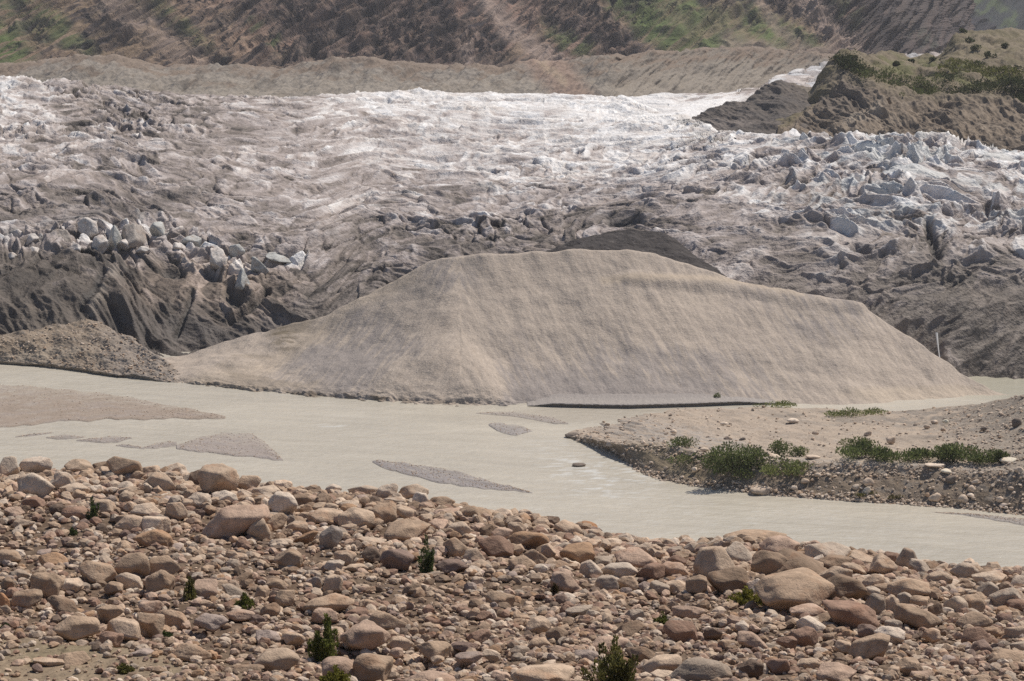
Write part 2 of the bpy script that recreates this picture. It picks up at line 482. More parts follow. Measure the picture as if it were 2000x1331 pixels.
# ------------------------------------------------------------------ glacier
def glacier():
    raw = {-200: [(716, 400), (610, 410), (500, 432), (420, 475), (320, 545), (230, 650), (148, 745)],
           0: [(712, 402), (600, 413), (492, 434), (415, 475), (315, 545), (225, 655), (147, 750)],
           100: [(705, 403), (595, 414), (486, 436), (410, 476), (312, 546), (228, 655), (157, 750)],
           200: [(700, 404), (590, 418), (482, 440), (405, 480), (310, 550), (235, 655), (167, 750)],
           300: [(697, 405), (585, 420), (480, 443), (402, 485), (310, 558), (237, 655), (176, 748)],
           400: [(694, 406), (580, 422), (478, 446), (400, 490), (310, 565), (240, 655), (184, 745)],
           600: [(694, 406), (600, 420), (500, 442), (410, 490), (320, 570), (240, 675), (184, 765)],
           720: [(694, 404), (600, 416), (500, 438), (415, 486), (322, 566), (240, 678), (178, 790)],
           800: [(694, 402), (590, 414), (500, 434), (420, 482), (330, 562), (240, 682), (172, 812)],
           1000: [(694, 398), (590, 410), (490, 430), (410, 480), (320, 562), (245, 692), (181, 832)],
           1200: [(698, 393), (580, 405), (470, 425), (400, 467), (330, 542), (250, 662), (190, 832)],
           1300: [(704, 389), (580, 401), (470, 420), (395, 458), (325, 524), (262, 620), (222, 740)],
           1400: [(708, 386), (580, 398), (470, 416), (390, 450), (320, 510), (285, 560), (250, 620)],
           1600: [(720, 381), (600, 392), (480, 409), (400, 440), (340, 480), (300, 520), (264, 562)],
           1720: [(726, 378), (600, 389), (480, 406), (400, 434), (340, 472), (298, 510), (258, 552)],
           1800: [(730, 376), (600, 387), (480, 404), (400, 430), (340, 466), (302, 500), (266, 542)],
           2000: [(734, 374), (610, 386), (490, 402), (420, 425), (370, 455), (332, 490), (297, 530)],
           2250: [(740, 372), (620, 384), (500, 400), (430, 425), (385, 455), (350, 490), (325, 530)]}
    cols = {}
    for px, st in raw.items():
        Yf = st[2][0] * 0 + st[2][1]
        q = [at_Y(py_, Y_ if k_ < 3 else Yf + (Y_ - Yf) * .66) for k_, (py_, Y_) in enumerate(st)]
        q = [(q[0][0] - 24, .9) if 300 <= px < 700 else (q[0][0] - 3, -3.0)] + q + [(q[-1][0] + 30, q[-1][1] - 4), (q[-1][0] + 70, q[-1][1] - 14)]
        cols[px] = q
    L = Loft(cols, 1250, (6, 100, 130, 170, 170, 150, 130, 25, 6), bu=25, bv=22)
    X, S, px, py = L.X, L.S, L.px, L.py
    # how broken the ice is, how far its ridges lean and how dirty it lies
    amp = idw(L, [(0, 180, 1.0), (100, 260, 1.3), (100, 380, .55), (250, 230, 1.1), (400, 300, .6), (300, 400, .5), (60, 460, .8), (250, 450, 1.0), (100, 560, .7), (300, 600, .7), (480, 540, 1.0),
                  (600, 220, .7), (700, 320, .7), (600, 400, .8), (800, 400, 1.0), (700, 480, .5), (900, 220, .6), (900, 300, .6), (1000, 350, .9), (1100, 220, .6), (1250, 210, .5), (1200, 320, 1.0), (1200, 410, .8),
                  (1400, 300, 1.1), (1400, 420, .6), (1400, 490, .35), (1600, 300, 1.3), (1600, 400, 1.0), (1550, 520, .35), (1800, 300, 1.4), (1800, 400, 1.3), (1950, 330, 1.3), (1930, 450, 1.2), (1750, 560, .6), (1900, 600, .7), (1900, 700, .6)], 2.5)[..., 0]
    ang = idw(L, [(0, 300, -30), (200, 430, -55), (100, 400, -55), (100, 250, 30), (300, 300, -25), (500, 350, -45), (500, 250, -15), (900, 300, 0), (900, 400, -35), (700, 420, -40), (1200, 300, 10), (1300, 400, 45), (1500, 300, 30),
                  (1450, 330, 20), (1600, 450, 55), (1700, 330, -30), (1800, 350, -40), (1900, 380, -30), (1900, 300, 45), (1980, 380, 50), (1900, 500, 55), (1750, 450, 45), (400, 600, -60), (1200, 200, 5), (700, 480, -20)], 3)[..., 0]
    wx = fbm(X / 30, S / 26, 3, 101) * 6; wy = fbm(X / 26, S / 22, 3, 104) * 5
    TH = (-55, -20, 12, 50)
    W = [np.exp(-((ang - t_) / 22.0) ** 2) + .02 for t_ in TH]
    tot = sum(W); W = [q / tot for q in W]
    AB = []
    for t_ in TH:
        c_, s_ = math.cos(math.radians(t_)), math.sin(math.radians(t_))
        AB.append(((X + wx) * c_ - (S + wy) * s_, (X + wx) * s_ + (S + wy) * c_))

    def dirs(fn):
        return sum(q * fn(A, B) for q, (A, B) in zip(W, AB))
    rub = np.clip(ell(L, 640, 510, 150, 70, 0, .7) + ell(L, 850, 450, 200, 35, 0, .7) * .6 + ell(L, 1100, 440, 160, 30, 0, .7) * .6, 0, 1)
    rid = dirs(lambda A, B: ridged(A / 15, B / 13, 4, 111, .45))
    swell = dirs(lambda A, B: ridged(A / 60, B / 17, 2, 127, .4))
    fine = dirs(lambda A, B: fbm(A / 3.2, B / 4.0, 3, 115))
    f1, f2, rr, ox, oy = worley((X + wx) / 9.0 + S / 40, (S + wy) / 8.0, 107)
    crev = sst(0.0, 0.2, f2 - f1)

    def blade(A, B):
        q = 1 - np.abs(perlin(A / 7.5, B / 10.0, 161)) * 2.4
        p = 1 - np.abs(perlin(A / 3.2 + 9, B / 4.5, 162)) * 2.2
        return np.clip(q, 0, 1) ** 2 * 1.2 + np.clip(p, 0, 1) ** 2 * .5
    bl = dirs(blade)
    patch = sst(-.35, .45, fbm(X / 28, S / 20, 3, 163))
    sg = np.where(ang > 4, 1.0, -1.0)
    Xw, Sw = X + wx * .8, S + wy * .8
    fa, fb = (Xw * .8 - sg * Sw * .6), (Sw * .8 + sg * Xw * .6)
    p1, p2, pq, pox, poy = worley(fa / 4.6, fb / 8.5, 167)
    o1, o2, oq, oox, ooy = worley(fa / 1.9, fb / 3.4, 169)
    facet = (pq[..., 0] - .5) * 2.0 + pox * (pq[..., 1] - .5) * 3.4 + poy * (pq[..., 2] - .42) * 3.6 - sst(.13, 0, p2 - p1) * 1.0
    facet = facet + ((oq[..., 0] - .5) * .55 + oox * (oq[..., 1] - .5) * 1.2 + ooy * (oq[..., 2] - .4) * 1.0)
    g1, g2, rs, ox2, oy2 = worley((X + wx) / 4.2, (S + wy) / 4.6, 109)
    ser = np.clip((amp - .75) * 1.3, 0, 1.2)
    # the smooth dirty apron of the snout
    apron = (1 - sst(1.9, 2.7, L.v + .25 * fbm(X / 20, S / 12, 3, 121)))
    kk = np.where(px < 700, .5, -.75)
    gul = ridged((X + S * kk) / 17, S / 60, 4, 123, .45)
    blk = (rr[..., 0] - .5) * 2.4 + ox * (rr[..., 1] - .5) * 3.5 + oy * (rr[..., 2] - .45) * 3.0 - (1 - crev) * .9
    d = (rid - .8) * 1.1 * amp + (bl - .45) * (.25 + .75 * amp) * (.35 + .65 * patch) * (1.1 + .7 * sst(1350, 1600, px)) + facet * (1 - .3 * sst(1350, 1550, px)) * np.maximum(amp, .75 * rub) * (.3 + .7 * np.maximum(patch, rub)) * .62 * (1 + .15 * apron * (1 - rub)) + (swell - .8) * 1.2 + fine * .26 + ser * blk * .28 * (1 - .7 * apron) + ((rs[..., 0] - .5) * .5 + ox2 * (rs[..., 1] - .5)) * .35 * amp
    d = d * (1 - .55 * apron) + apron * (gul - .9) * 2.3 + fbm(X / 60, S / 45, 3, 119) * 1.4
    edge = sst(0.0, 1.0, L.v) * (1 - sst(7.6, 8.6, L.v) * .5)
    # the smooth dirty apron of the snout
    apron = (1 - sst(1.9, 2.7, L.v + .25 * fbm(X / 20, S / 12, 3, 121)))
    gul = ridged((X + S * np.where(px < 700, .5, -.75)) / 16 + wx * .03, S / 45, 5, 123, .52)
    d = d * (1 - .62 * apron) + apron * (gul - .9) * 2.3
    # wavy parallel swells on the flat middle
    mid = idw(L, [(900, 280, 1), (700, 300, 1), (1000, 240, .9), (1200, 260, .7), (500, 350, .5), (900, 450, .2), (100, 300, 0), (300, 250, .1), (1600, 350, 0), (1800, 400, 0), (300, 500, 0), (1200, 420, .2), (1250, 200, .6)], 2.5)[..., 0]
    sw = ridged(X / 55 + wx * .05, (S + wy * .6 + X * .05) / 15, 3, 127, .4)
    d = d * (1 - .45 * mid) + mid * (sw - .8) * 1.5
    rim = line_mask(L, [(-60, 476), (60, 470), (180, 452), (300, 456), (400, 478), (450, 505), (480, 540)], 20, .8)
    rim = np.maximum(rim, line_mask(L, [(470, 540), (505, 515), (590, 494)], 16, .8))
    r1, r2_, rq, rx_, ry_ = worley((X + wx * .4) / 3.6, (S + wy * .4) / 4.2, 165)
    d = d + rim * ((rq[..., 0] - .2) * 1.9 + rx_ * (rq[..., 1] - .5) * 3.6 + ry_ * (rq[..., 2] - .3) * 3.4 - sst(.18, 0, r2_ - r1) * 1.2)
    L.push(d * edge, .25)
    # albedo: clean ice, then the silt and stones that lie on it
    base = idw(L, [(0, 150, .80), (60, 165, .55), (150, 190, .33), (30, 220, .62), (80, 270, .52), (180, 250, .36), (250, 190, .34), (330, 240, .36), (120, 340, .40), (50, 350, .33), (300, 300, .40), (420, 250, .40), (420, 200, .40),
                   (200, 400, .30), (350, 370, .34), (30, 420, .26), (560, 200, .48), (650, 190, .66), (740, 178, .85), (850, 190, .85), (1000, 190, .85), (1150, 195, .92), (1250, 200, .92), (620, 260, .52), (750, 260, .60), (900, 240, .72), (1050, 240, .80),
                   (1200, 235, .86), (550, 330, .50), (700, 330, .50), (900, 310, .62), (1100, 300, .72), (1000, 350, .62), (1250, 300, .72), (500, 390, .42), (650, 390, .46), (800, 400, .46), (950, 400, .42), (1100, 390, .46), (1250, 380, .52), (1350, 300, .74), (1300, 240, .86),
                   (1450, 270, .76), (1500, 330, .54), (1600, 300, .66), (1700, 290, .70), (1800, 310, .66), (1900, 310, .72), (1980, 320, .78), (1700, 350, .50), (1850, 370, .58), (1950, 370, .56), (1450, 400, .52), (1600, 400, .48), (1750, 420, .54), (1900, 430, .55), (1980, 450, .50),
                   (1380, 470, .50), (1340, 520, .48), (1440, 530, .46), (1500, 480, .46), (1650, 500, .44), (1800, 500, .38), (1950, 520, .38), (1550, 560, .38), (1700, 580, .30), (1850, 590, .25), (1950, 620, .27), (1800, 660, .25), (1950, 690, .24),
                   (60, 465, .42), (180, 460, .45), (280, 455, .45), (380, 470, .40), (480, 470, .36), (440, 500, .36), (560, 480, .30), (650, 470, .33), (780, 470, .30), (700, 520, .25), (600, 560, .22), (900, 470, .30), (1050, 470, .24), (1150, 440, .26), (1250, 425, .26), (1330, 430, .42),
                   (50, 530, .03), (150, 520, .03), (120, 560, .04), (20, 560, .04), (250, 540, .10), (60, 600, .06), (10, 620, .06), (120, 620, .07), (180, 600, .08), (240, 600, .10), (300, 560, .24), (330, 530, .27), (300, 620, .10), (260, 660, .08), (350, 660, .10), (400, 620, .11), (420, 560, .24), (500, 580, .17), (480, 640, .15), (560, 610, .18)], 3.6)[..., 0]
    st1 = dirs(lambda A, B: fbm(A / 8, B / 8, 5, 131)); st2 = dirs(lambda A, B: fbm(A / 2.2, B / 3.4, 4, 134)); st3 = fbm(X / 18, S / 12, 4, 137)
    sa = fbm((X + S * kk) / 2.2, S / 14, 4, 138)
    st1 = st1 * (1 - .6 * apron) + .6 * apron * sa
    st1 = st1 * (1 - .65 * rub) + .5 * rub * fbm(X / 5, S / 4, 5, 171, .6); st2 = st2 * (1 - .65 * rub)
    grit = fbm(X / 1.0, S / .9, 3, 172, .6)
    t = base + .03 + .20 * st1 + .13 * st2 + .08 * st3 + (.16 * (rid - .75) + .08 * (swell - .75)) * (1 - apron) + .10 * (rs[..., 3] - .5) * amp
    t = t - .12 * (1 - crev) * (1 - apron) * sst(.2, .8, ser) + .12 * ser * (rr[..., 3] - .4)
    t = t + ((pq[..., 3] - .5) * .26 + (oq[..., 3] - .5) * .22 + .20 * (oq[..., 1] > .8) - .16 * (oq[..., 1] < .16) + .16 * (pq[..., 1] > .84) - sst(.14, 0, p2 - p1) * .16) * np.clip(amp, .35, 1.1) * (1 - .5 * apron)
    t = base + .045 * sst(260, 320, py) * (1 - sst(450, 490, py)) - .06 * sst(1000, 1250, px) * sst(235, 280, py) - .035 * (1 - sst(1000, 1200, px)) * sst(195, 215, py) + (t - base) * .76 + .08 * fbm((X + wx) / 22, (S + wy) / 22, 3, 174)
    t = t + .10 * grit * (.6 + .8 * rub) + rub * .12 * (oq[..., 0] - .5)
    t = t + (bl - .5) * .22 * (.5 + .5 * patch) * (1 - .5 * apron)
    t = t * (1 - rim) + rim * (.56 + (rq[..., 3] - .5) * .5 + ry_ * .35 + .15 * st2)
    t = np.clip(t, 0.0, 1.0)
    # t = share of clean ice; dirt is brown grey, dark and damp where thick
    stops = np.array([0.0, .12, .25, .42, .6, .8, 1.0])
    C = np.array([(.052, .045, .040), (.110, .094, .083), (.198, .168, .147), (.325, .278, .256), (.475, .425, .402), (.68, .65, .625), (.82, .81, .80)])
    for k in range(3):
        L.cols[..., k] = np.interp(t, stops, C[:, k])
    blue = sst(1350, 1700, px) * (1 - sst(400, 470, py)) * sst(.1, .5, st3 + rs[..., 3] - .4) * .55 + 0
    L.mix(blue * sst(.35, .6, t), (.50, .535, .54))
    warm = ell(L, 400, 560, 180, 60) * .5 + sst(0.1, .6, st3) * .15
    L.mul(np.ones_like(px))
    L.cols *= (1 + warm[..., None] * (np.array((1.12, 1.0, .86)) - 1))
    for cx, cy, rx, ry, ro, k, c in ((90, 560, 175, 62, 8, .65, (.125, .104, .086)), (20, 640, 150, 40, 0, .7, (.12, .10, .082)), (320, 640, 110, 44, 10, .7, (.125, .107, .094)), (430, 640, 130, 40, 20, .65, (.09, .08, .074)), (260, 640, 40, 40, 0, .5, (.07, .063, .06)), (560, 610, 60, 30, -20, .5, (.13, .115, .105)),
                                   (1850, 560, 90, 50, 10, .45, (.125, .108, .092)), (1800, 520, 50, 40, 0, .4, (.12, .104, .09)), (1900, 640, 160, 60, 0, .45, (.15, .13, .112)), (1700, 600, 120, 50, 20, .3, (.17, .146, .125)), (1560, 560, 120, 40, 20, .2, (.2, .17, .15))):
        L.mix(ell(L, cx, cy, rx, ry, ro, .5) * (1 - rim) * k * sst(-.8, .2, st1 + st2 * .6), c)
    L.mix(line_mask(L, [(165, 640), (190, 575), (235, 520)], 12, .8) * sst(-.4, .5, st2 + st1) * .6, (.30, .26, .22))
    L.mix(sst(1350, 1550, px) * sst(400, 470, py) * .25, (.24, .208, .178))
    # dark stripes of debris carried down the ice
    for pts, wd, k in (([(0, 470), (120, 425), (280, 395), (420, 370)], 9, .8), ([(0, 415), (90, 400), (260, 370)], 6, .6), ([(60, 480), (200, 440), (330, 405)], 9, .7), ([(0, 445), (100, 415), (230, 390)], 6, .5), ([(1110, 245), (1240, 246)], 3, .6), ([(600, 455), (760, 480), (880, 470)], 5, .5),
                       ([(860, 372), (1060, 362)], 4, .6), ([(730, 405), (800, 378), (860, 372)], 5, .6), ([(1190, 330), (1250, 345)], 5, .3), ([(1650, 260), (1690, 262)], 4, .4), ([(930, 440), (1110, 430)], 5, .4), ([(1100, 420), (1240, 420)], 9, .5)):
        L.mix(line_mask(L, pts, wd, .9) * k * sst(-.7, .2, st2), (.105, .09, .08))
    L.mul(1 + .10 * fbm(X / 1.6, S / 1.2, 3, 141))
    # a few open crevasses and hollows; wet debris and their shade painted dark
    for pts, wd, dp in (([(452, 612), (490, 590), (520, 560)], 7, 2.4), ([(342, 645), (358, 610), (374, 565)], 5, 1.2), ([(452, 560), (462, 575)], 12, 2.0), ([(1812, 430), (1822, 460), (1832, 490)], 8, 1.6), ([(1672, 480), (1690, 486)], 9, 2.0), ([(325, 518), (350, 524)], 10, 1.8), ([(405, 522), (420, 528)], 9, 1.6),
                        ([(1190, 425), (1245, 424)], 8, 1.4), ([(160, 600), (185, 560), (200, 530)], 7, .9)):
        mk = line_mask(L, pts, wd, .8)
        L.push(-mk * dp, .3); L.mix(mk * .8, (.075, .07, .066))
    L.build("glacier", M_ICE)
    global GLAC
    GLAC = L
    # the arm of white ice that comes down the valley behind the dark moraine
    def tc(a, Ya, b, Yb, c=0):
        p, q = at_Y(a, Ya), at_Y(b, Yb)
        return [(p[0] - 20, p[1] - 10), p, q, (q[0] + 60, q[1] - 8)]
    L = Loft({950: tc(240, 810, 196, 880), 1100: tc(240, 810, 192, 900), 1200: tc(236, 800, 190, 900), 1300: tc(236, 800, 188, 900), 1400: tc(230, 810, 184, 905), 1480: tc(216, 840, 176, 920),
              1560: tc(200, 860, 142, 980), 1640: tc(190, 900, 121, 1080), 1750: tc(175, 980, 113, 1180), 1800: tc(150, 1050, 108, 1240), 1860: tc(140, 1080, 108, 1280), 1980: tc(140, 1080, 104, 1330)}, 800, (6, 150, 10), bu=8, bv=4)
    X, S = L.X, L.S
    rough = sst(1400, 1500, L.px)
    f1, f2, rr, ox, oy = worley(X / 9.0 + S / 30, S / 6.0, 151)
    L.push((rr[..., 0] - .5) * (1.0 + 2.2 * rough) + oy * (rr[..., 1] - .2) * (1 + 2.5 * rough) + fbm(X / 24, S / 9, 4, 152) * 1.2, .3)
    t = .93 - rough * .30 + .14 * fbm(X / 14, S / 5, 4, 153) + rough * (rr[..., 2] - .5) * .4 - rough * sst(.35, 0, f2 - f1) * .25
    t = t - .45 * ell(L, 1400, 185, 90, 9, -8) * sst(-.3, .5, fbm(X / 6, S / 4, 3, 155))
    t = np.clip(t, 0, 1)
    for k in range(3):
        L.cols[..., k] = np.interp(t, stops, C[:, k])
    L.mix(rough * sst(.5, .8, rr[..., 3]) * .5, (.50, .55, .60))
    L.build("glacier", M_ICE)


glacier()

# ------------------------------------------------------------------ moraine hills at the right
def back(st, n=30, dz=12):
    return st + [(st[-1][0] + n, st[-1][1] - dz)]


def right_hills():
    # dark ridge
    raw = {1290: [(262, 618), (255, 628), (250, 634), (246, 640)], 1335: [(262, 618), (252, 630), (242, 640), (236, 648)], 1400: [(265, 612), (245, 628), (222, 642), (206, 654)], 1455: [(268, 606), (240, 626), (212, 642), (192, 656)],
           1500: [(270, 602), (235, 624), (195, 644), (166, 660)], 1522: [(272, 600), (232, 622), (188, 644), (154, 662)], 1560: [(274, 598), (235, 620), (195, 642), (164, 660)], 1600: [(276, 596), (240, 618), (200, 642), (168, 662)], 1700: [(280, 592), (245, 615), (210, 640), (180, 660)]}
    L = Loft({k: back([at_Y(*s) for s in v], 40, 25) for k, v in raw.items()}, 420, (40, 50, 50, 20), bu=6, bv=3)
    X, S = L.X, L.S
    L.push(fbm(X / 9, S / 9, 5, 161) * .9 + (ridged((X + S * .5) / 7, S / 20, 3, 162) - .9) * .6)
    L.fill((0.145, 0.126, 0.112))
    n = fbm((X + S * .6) / 6, S / 12, 5, 163)
    L.mix(sst(-.1, .5, n) * .6, (0.105, 0.097, 0.093))
    L.mix(ell(L, 1420, 240, 50, 9) * .6, (0.23, 0.20, 0.18))
    L.mix(ell(L, 1575, 172, 40, 8, 25) * .6, (0.23, 0.20, 0.165))
    L.build("moraine", M_TILL)
    # tall moraine with a grassy top
    raw = {1520: [(300, 572), (285, 585), (262, 600), (250, 606), (246, 612), (244, 622)],
           1570: [(300, 572), (280, 588), (245, 612), (222, 628), (214, 634), (212, 646)],
           1605: [(300, 570), (270, 592), (215, 622), (172, 640), (160, 648), (160, 665)],
           1625: [(300, 569), (268, 591), (208, 621), (145, 643), (122, 652), (128, 672)],
           1648: [(300, 568), (265, 590), (196, 620), (126, 645), (101, 660), (108, 690)],
           1690: [(300, 566), (262, 588), (203, 613), (152, 636), (125, 668), (112, 710)],
           1730: [(302, 564), (262, 584), (212, 606), (170, 634), (132, 676), (106, 730)],
           1790: [(304, 562), (266, 582), (222, 604), (182, 634), (142, 680), (110, 740)],
           1840: [(308, 558), (272, 578), (226, 602), (180, 634), (132, 684), (108, 745)],
           1865: [(310, 556), (275, 576), (228, 600), (178, 634), (118, 690), (66, 755)],
           1890: [(312, 555), (278, 575), (228, 600), (175, 634), (112, 692), (57, 762)],
           2000: [(320, 550), (286, 570), (234, 596), (178, 630), (112, 690), (62, 765)],
           2250: [(335, 545), (300, 562), (240, 590), (178, 626), (110, 690), (58, 770)]}
    L = Loft({k: back([at_Y(*s) for s in v], 60, 22) for k, v in raw.items()}, 640, (60, 80, 70, 60, 60, 20), bu=7, bv=5)
    X, S = L.X, L.S
    face = (1 - sst(2.4, 3.1, L.v)) * sst(0, .5, L.v)
    w1 = fbm(X / 18, S / 18, 3, 171)
    g = ridged((X + S * .25) / 13 + w1 * .35, S / 90, 4, 172)
    g2 = ridged((X + S * .2) / 4.5 + w1 * .2, S / 34, 4, 173, .55)
    L.push(face * ((g - .9) * 1.8 + (g2 - .9) * .8) + fbm(X / 12, S / 14, 5, 175, .55) * (1.9 - .8 * face))
    n = fbm(X / 9, S / 9, 5, 176); n2 = fbm((X + S * .3) / 3.5, S / 10, 4, 177)
    L.fill((0.21, 0.175, 0.125))
    L.mix(face, (0.225, 0.182, 0.14))
    L.mix(face * sst(-.2, .4, n2 + n * .5) * .6, (0.11, 0.09, 0.074))  # shaded parts of the face, darkened in the albedo
    L.mix(face * sst(.2, .5, n - n2 * .3) * .55, (0.31, 0.255, 0.20))  # blotches of sunlight on the face, painted lighter
    L.mix(ell(L, 1640, 175, 55, 60, 15) * face * .6, (0.13, 0.112, 0.098))  # shade on the steep left side, put into the colour
    L.mix(ell(L, 1690, 225, 40, 16, -30) * face * .8, (0.33, 0.28, 0.225))  # sunlit patch of the slope, put into the colour
    L.mix((1 - face) * sst(-.2, .4, n) * .6, (0.145, 0.128, 0.075))
    L.mix((1 - face) * sst(.2, .6, n2) * .5, (0.15, 0.12, 0.08))
    L.mix(ell(L, 1870, 150, 160, 22, 10) * sst(-.4, .3, n) * .6, (0.13, 0.14, 0.055))
    L.build("moraine", M_TILL)
    return L


HILL = right_hills()

# ------------------------------------------------------------------ dark debris hump on the ice, just behind the pale hill
def dark_hump():
    raw = {1060: [(560, 392), (530, 397), (505, 402), (492, 406)], 1110: [(560, 391), (525, 397), (495, 402), (474, 407)], 1160: [(560, 390), (520, 396), (482, 403), (455, 409)], 1230: [(560, 389), (515, 396), (475, 403), (446, 409)],
           1280: [(560, 388), (518, 395), (478, 402), (450, 408)], 1320: [(560, 387), (525, 394), (490, 400), (468, 405)], 1370: [(565, 386), (540, 391), (518, 396), (505, 400)], 1420: [(575, 384), (560, 387), (548, 390), (540, 393)]}
    L = Loft({k: back([at_Y(*s) for s in v], 12, 6) for k, v in raw.items()}, 360, (50, 60, 60, 10), bu=10, bv=4)
    X, S = L.X, L.S
    L.push(fbm(X / 5, S / 5, 5, 181) * .4)
    n = fbm((X - S * .5) / 2.5, S / 5, 5, 182)
    L.fill((0.075, 0.067, 0.064)); L.mix(sst(0, .7, n) * .5, (0.05, 0.045, 0.045)); L.mix(sst(.5, 1, fbm(X, S, 3, 183)) * .5, (.2, .18, .17))
    L.build("moraine", M_TILL)


dark_hump()

# ------------------------------------------------------------------ the pale gravel hill by the river
def gravel_hill():
    def c(base, *st):
        Y0 = at_z(base, -.3)[0]
        q = [(Y0 - 2, -1.2)] + [(Y0, -.3)] + [at_Y(py, Y0 + dy) for py, dy in st]
        return q + [(q[-1][0] + 9, q[-1][1] - 4.5), (q[-1][0] + 16, -1)]
    cols = {200: c(738, (734, 1), (731, 3), (730, 4), (729, 5)), 260: c(744, (733, 2), (722, 7), (714, 12), (708, 17)), 320: c(750, (738, 2), (722, 8), (706, 14), (697, 18)), 380: c(756, (744, 2.2), (720, 8), (700, 15), (684, 20)),
            480: c(768, (755, 2), (720, 10), (682, 19), (655, 25)), 560: c(775, (761, 2), (718, 12), (672, 21), (640, 28)), 640: c(782, (769, 2), (716, 12), (662, 22), (619, 30)),
            720: c(787, (775, 2), (712, 12), (640, 23), (574, 32)), 800: c(792, (782, 2), (708, 12), (615, 24), (530, 34)), 850: c(795, (785, 2), (706, 12), (604, 24), (504, 35)), 880: c(796, (786, 2), (705, 12), (600, 24), (501, 35)), 950: c(797, (788, 2), (705, 13), (600, 25), (496, 35.5)),
            1050: c(797, (790, 2), (704, 13), (598, 25), (487, 36.5)), 1130: c(797, (790, 2), (704, 13), (595, 25), (481, 37)), 1230: c(797, (790, 2), (704, 13), (598, 25), (486, 37)), 1330: c(796, (789, 2), (706, 13), (606, 25), (507, 37)),
            1450: c(796, (788, 2), (716, 13), (628, 24), (547, 35)), 1560: c(798, (791, 2), (728, 12), (648, 22), (571, 33)), 1660: c(800, (794, 2), (738, 11), (662, 21), (589, 31)), 1690: c(800, (795, 2), (742, 11), (670, 20), (597, 30)), 1760: c(800, (796, 2), (760, 10), (705, 18), (646, 26)),
            1830: c(801, (797, 3), (776, 9), (738, 15), (693, 21)), 1890: c(801, (797, 4), (785, 9), (762, 14), (738, 17)), 1930: c(799, (795, 4), (786, 8), (772, 11), (760, 13)), 1970: c(794, (791, 3), (785, 5), (780, 7), (774, 9)), 2060: c(790, (788, 2), (786, 3), (785, 4), (784, 5))}
    L = Loft(cols, 1000, (4, 22, 80, 90, 90, 24, 8), bu=9, bv=9)
    X, S, px, py = L.X, L.S, L.px, L.py
    body = sst(1.6, 2.4, L.v) * (1 - sst(4.95, 5.3, L.v))
    # small fan at the foot, with its own crest
    fan = ell(L, 850, 745, 130, 62, 0, .55)
    cr = line_mask(L, [(965, 790), (930, 735), (880, 700), (810, 705), (730, 748), (690, 785)], 34, .9)
    L.push(cr * .9 * sst(1.2, 2.4, L.v) + fan * .35)
    # crease from the left corner of the top down to the foot
    L.push(-line_mask(L, [(890, 505), (935, 600), (975, 700), (985, 790)], 44, .95) * .18 * body)
    L.push(line_mask(L, [(868, 500), (800, 620), (700, 700), (600, 745)], 50, .95) * .3 * body)
    # terrace lines in the top
    L.push(line_mask(L, [(1230, 545), (1330, 552), (1420, 556), (1560, 590), (1680, 600)], 10, .9) * .5 * body)
    run = np.where(px < 900, -.35, .3)
    sl = fbm((X + S * run) / 3.2, S / 14, 4, 191)
    L.push(body * (sl * .16 + fbm(X / 14, S / 14, 4, 192) * .5) + (1 - body) * fbm(X / 3.0, S / 2.6, 5, 193, .6) * .55 * (1 - sst(1000, 1100, px)) * (1 - sst(4.9, 5.2, L.v)))
    L.fill((0.45, 0.382, 0.318))
    n = fbm(X / 16, S / 12, 4, 194); s1 = fbm((X + S * run) / 1.0, S / 10, 5, 195, .6); s2 = fbm((X + S * run) / .35, S / 3.5, 3, 196)
    L.mix(sst(.0, .6, n * .4 + s1 * .9) * .35, (0.38, 0.32, 0.27))
    # grey stones at the foot reach up the face in tongues
    low = idw(L, [(620, 700, .9), (660, 660, .55), (760, 690, .7), (700, 720, 1.0), (800, 690, .6), (850, 640, .15), (800, 560, .2), (870, 540, .6), (850, 740, .0), (900, 720, .0), (800, 760, .05), (960, 760, .1), (1010, 740, .8), (1020, 790, 1.0), (1100, 770, 1.0), (1080, 700, .4), (1200, 770, 1.0), (1200, 720, .6), (1350, 770, .9), (1350, 720, .55), (1450, 760, .55), (1100, 620, .2),
                      (1300, 620, .25), (1250, 560, .35), (1450, 650, .3), (1600, 620, .55), (1600, 700, .35), (1750, 700, .3), (1600, 770, .3), (1800, 790, .1), (1000, 550, .25), (1150, 500, .2), (450, 700, .1), (560, 660, .1), (570, 740, .5)], 3)[..., 0]
    L.mix(sst(.36, .72, low + s1 * .34 + s2 * .12) * .8, (0.30, 0.268, 0.25))
    L.mix(sst(.1, .7, s1 + s2 * .4 - low * .5) * .35, (0.47, 0.39, 0.31))
    L.mix(line_mask(L, [(1180, 548), (1330, 543), (1450, 548), (1560, 578)], 8, .8) * .5, (0.47, 0.385, 0.29))
    L.mix(line_mask(L, [(400, 745), (520, 720), (680, 600), (800, 540)], 16, .8) * .4, (0.47, 0.385, 0.29))
    L.mix(ell(L, 1800, 770, 150, 18, 0) * .6, (0.48, 0.40, 0.31))
    L.mix(ell(L, 1800, 800, 180, 6, 0) * .5, (0.32, 0.275, 0.225))
    L.mul(1 + .11 * fbm((X + S * run) / .3, S / 1.6, 3, 199) + .05 * s2)
    # damp, broken earth along the water at the left
    bank = (1 - sst(1.7, 2.2, L.v)) * (1 - sst(760, 980, px))
    e = fbm(X / 4, S / 2, 4, 198)
    L.mix(bank * sst(-.5, .3, e) * .85, (0.165, 0.13, 0.096))
    L.mix(sst(700, 560, px) * sst(0.1, .6, n) * .6, (0.30, 0.25, 0.195))
    L.mix((1 - sst(.98, 1.16, L.v)) * (1 - sst(1000, 1060, px)), (0.13, 0.115, 0.098))
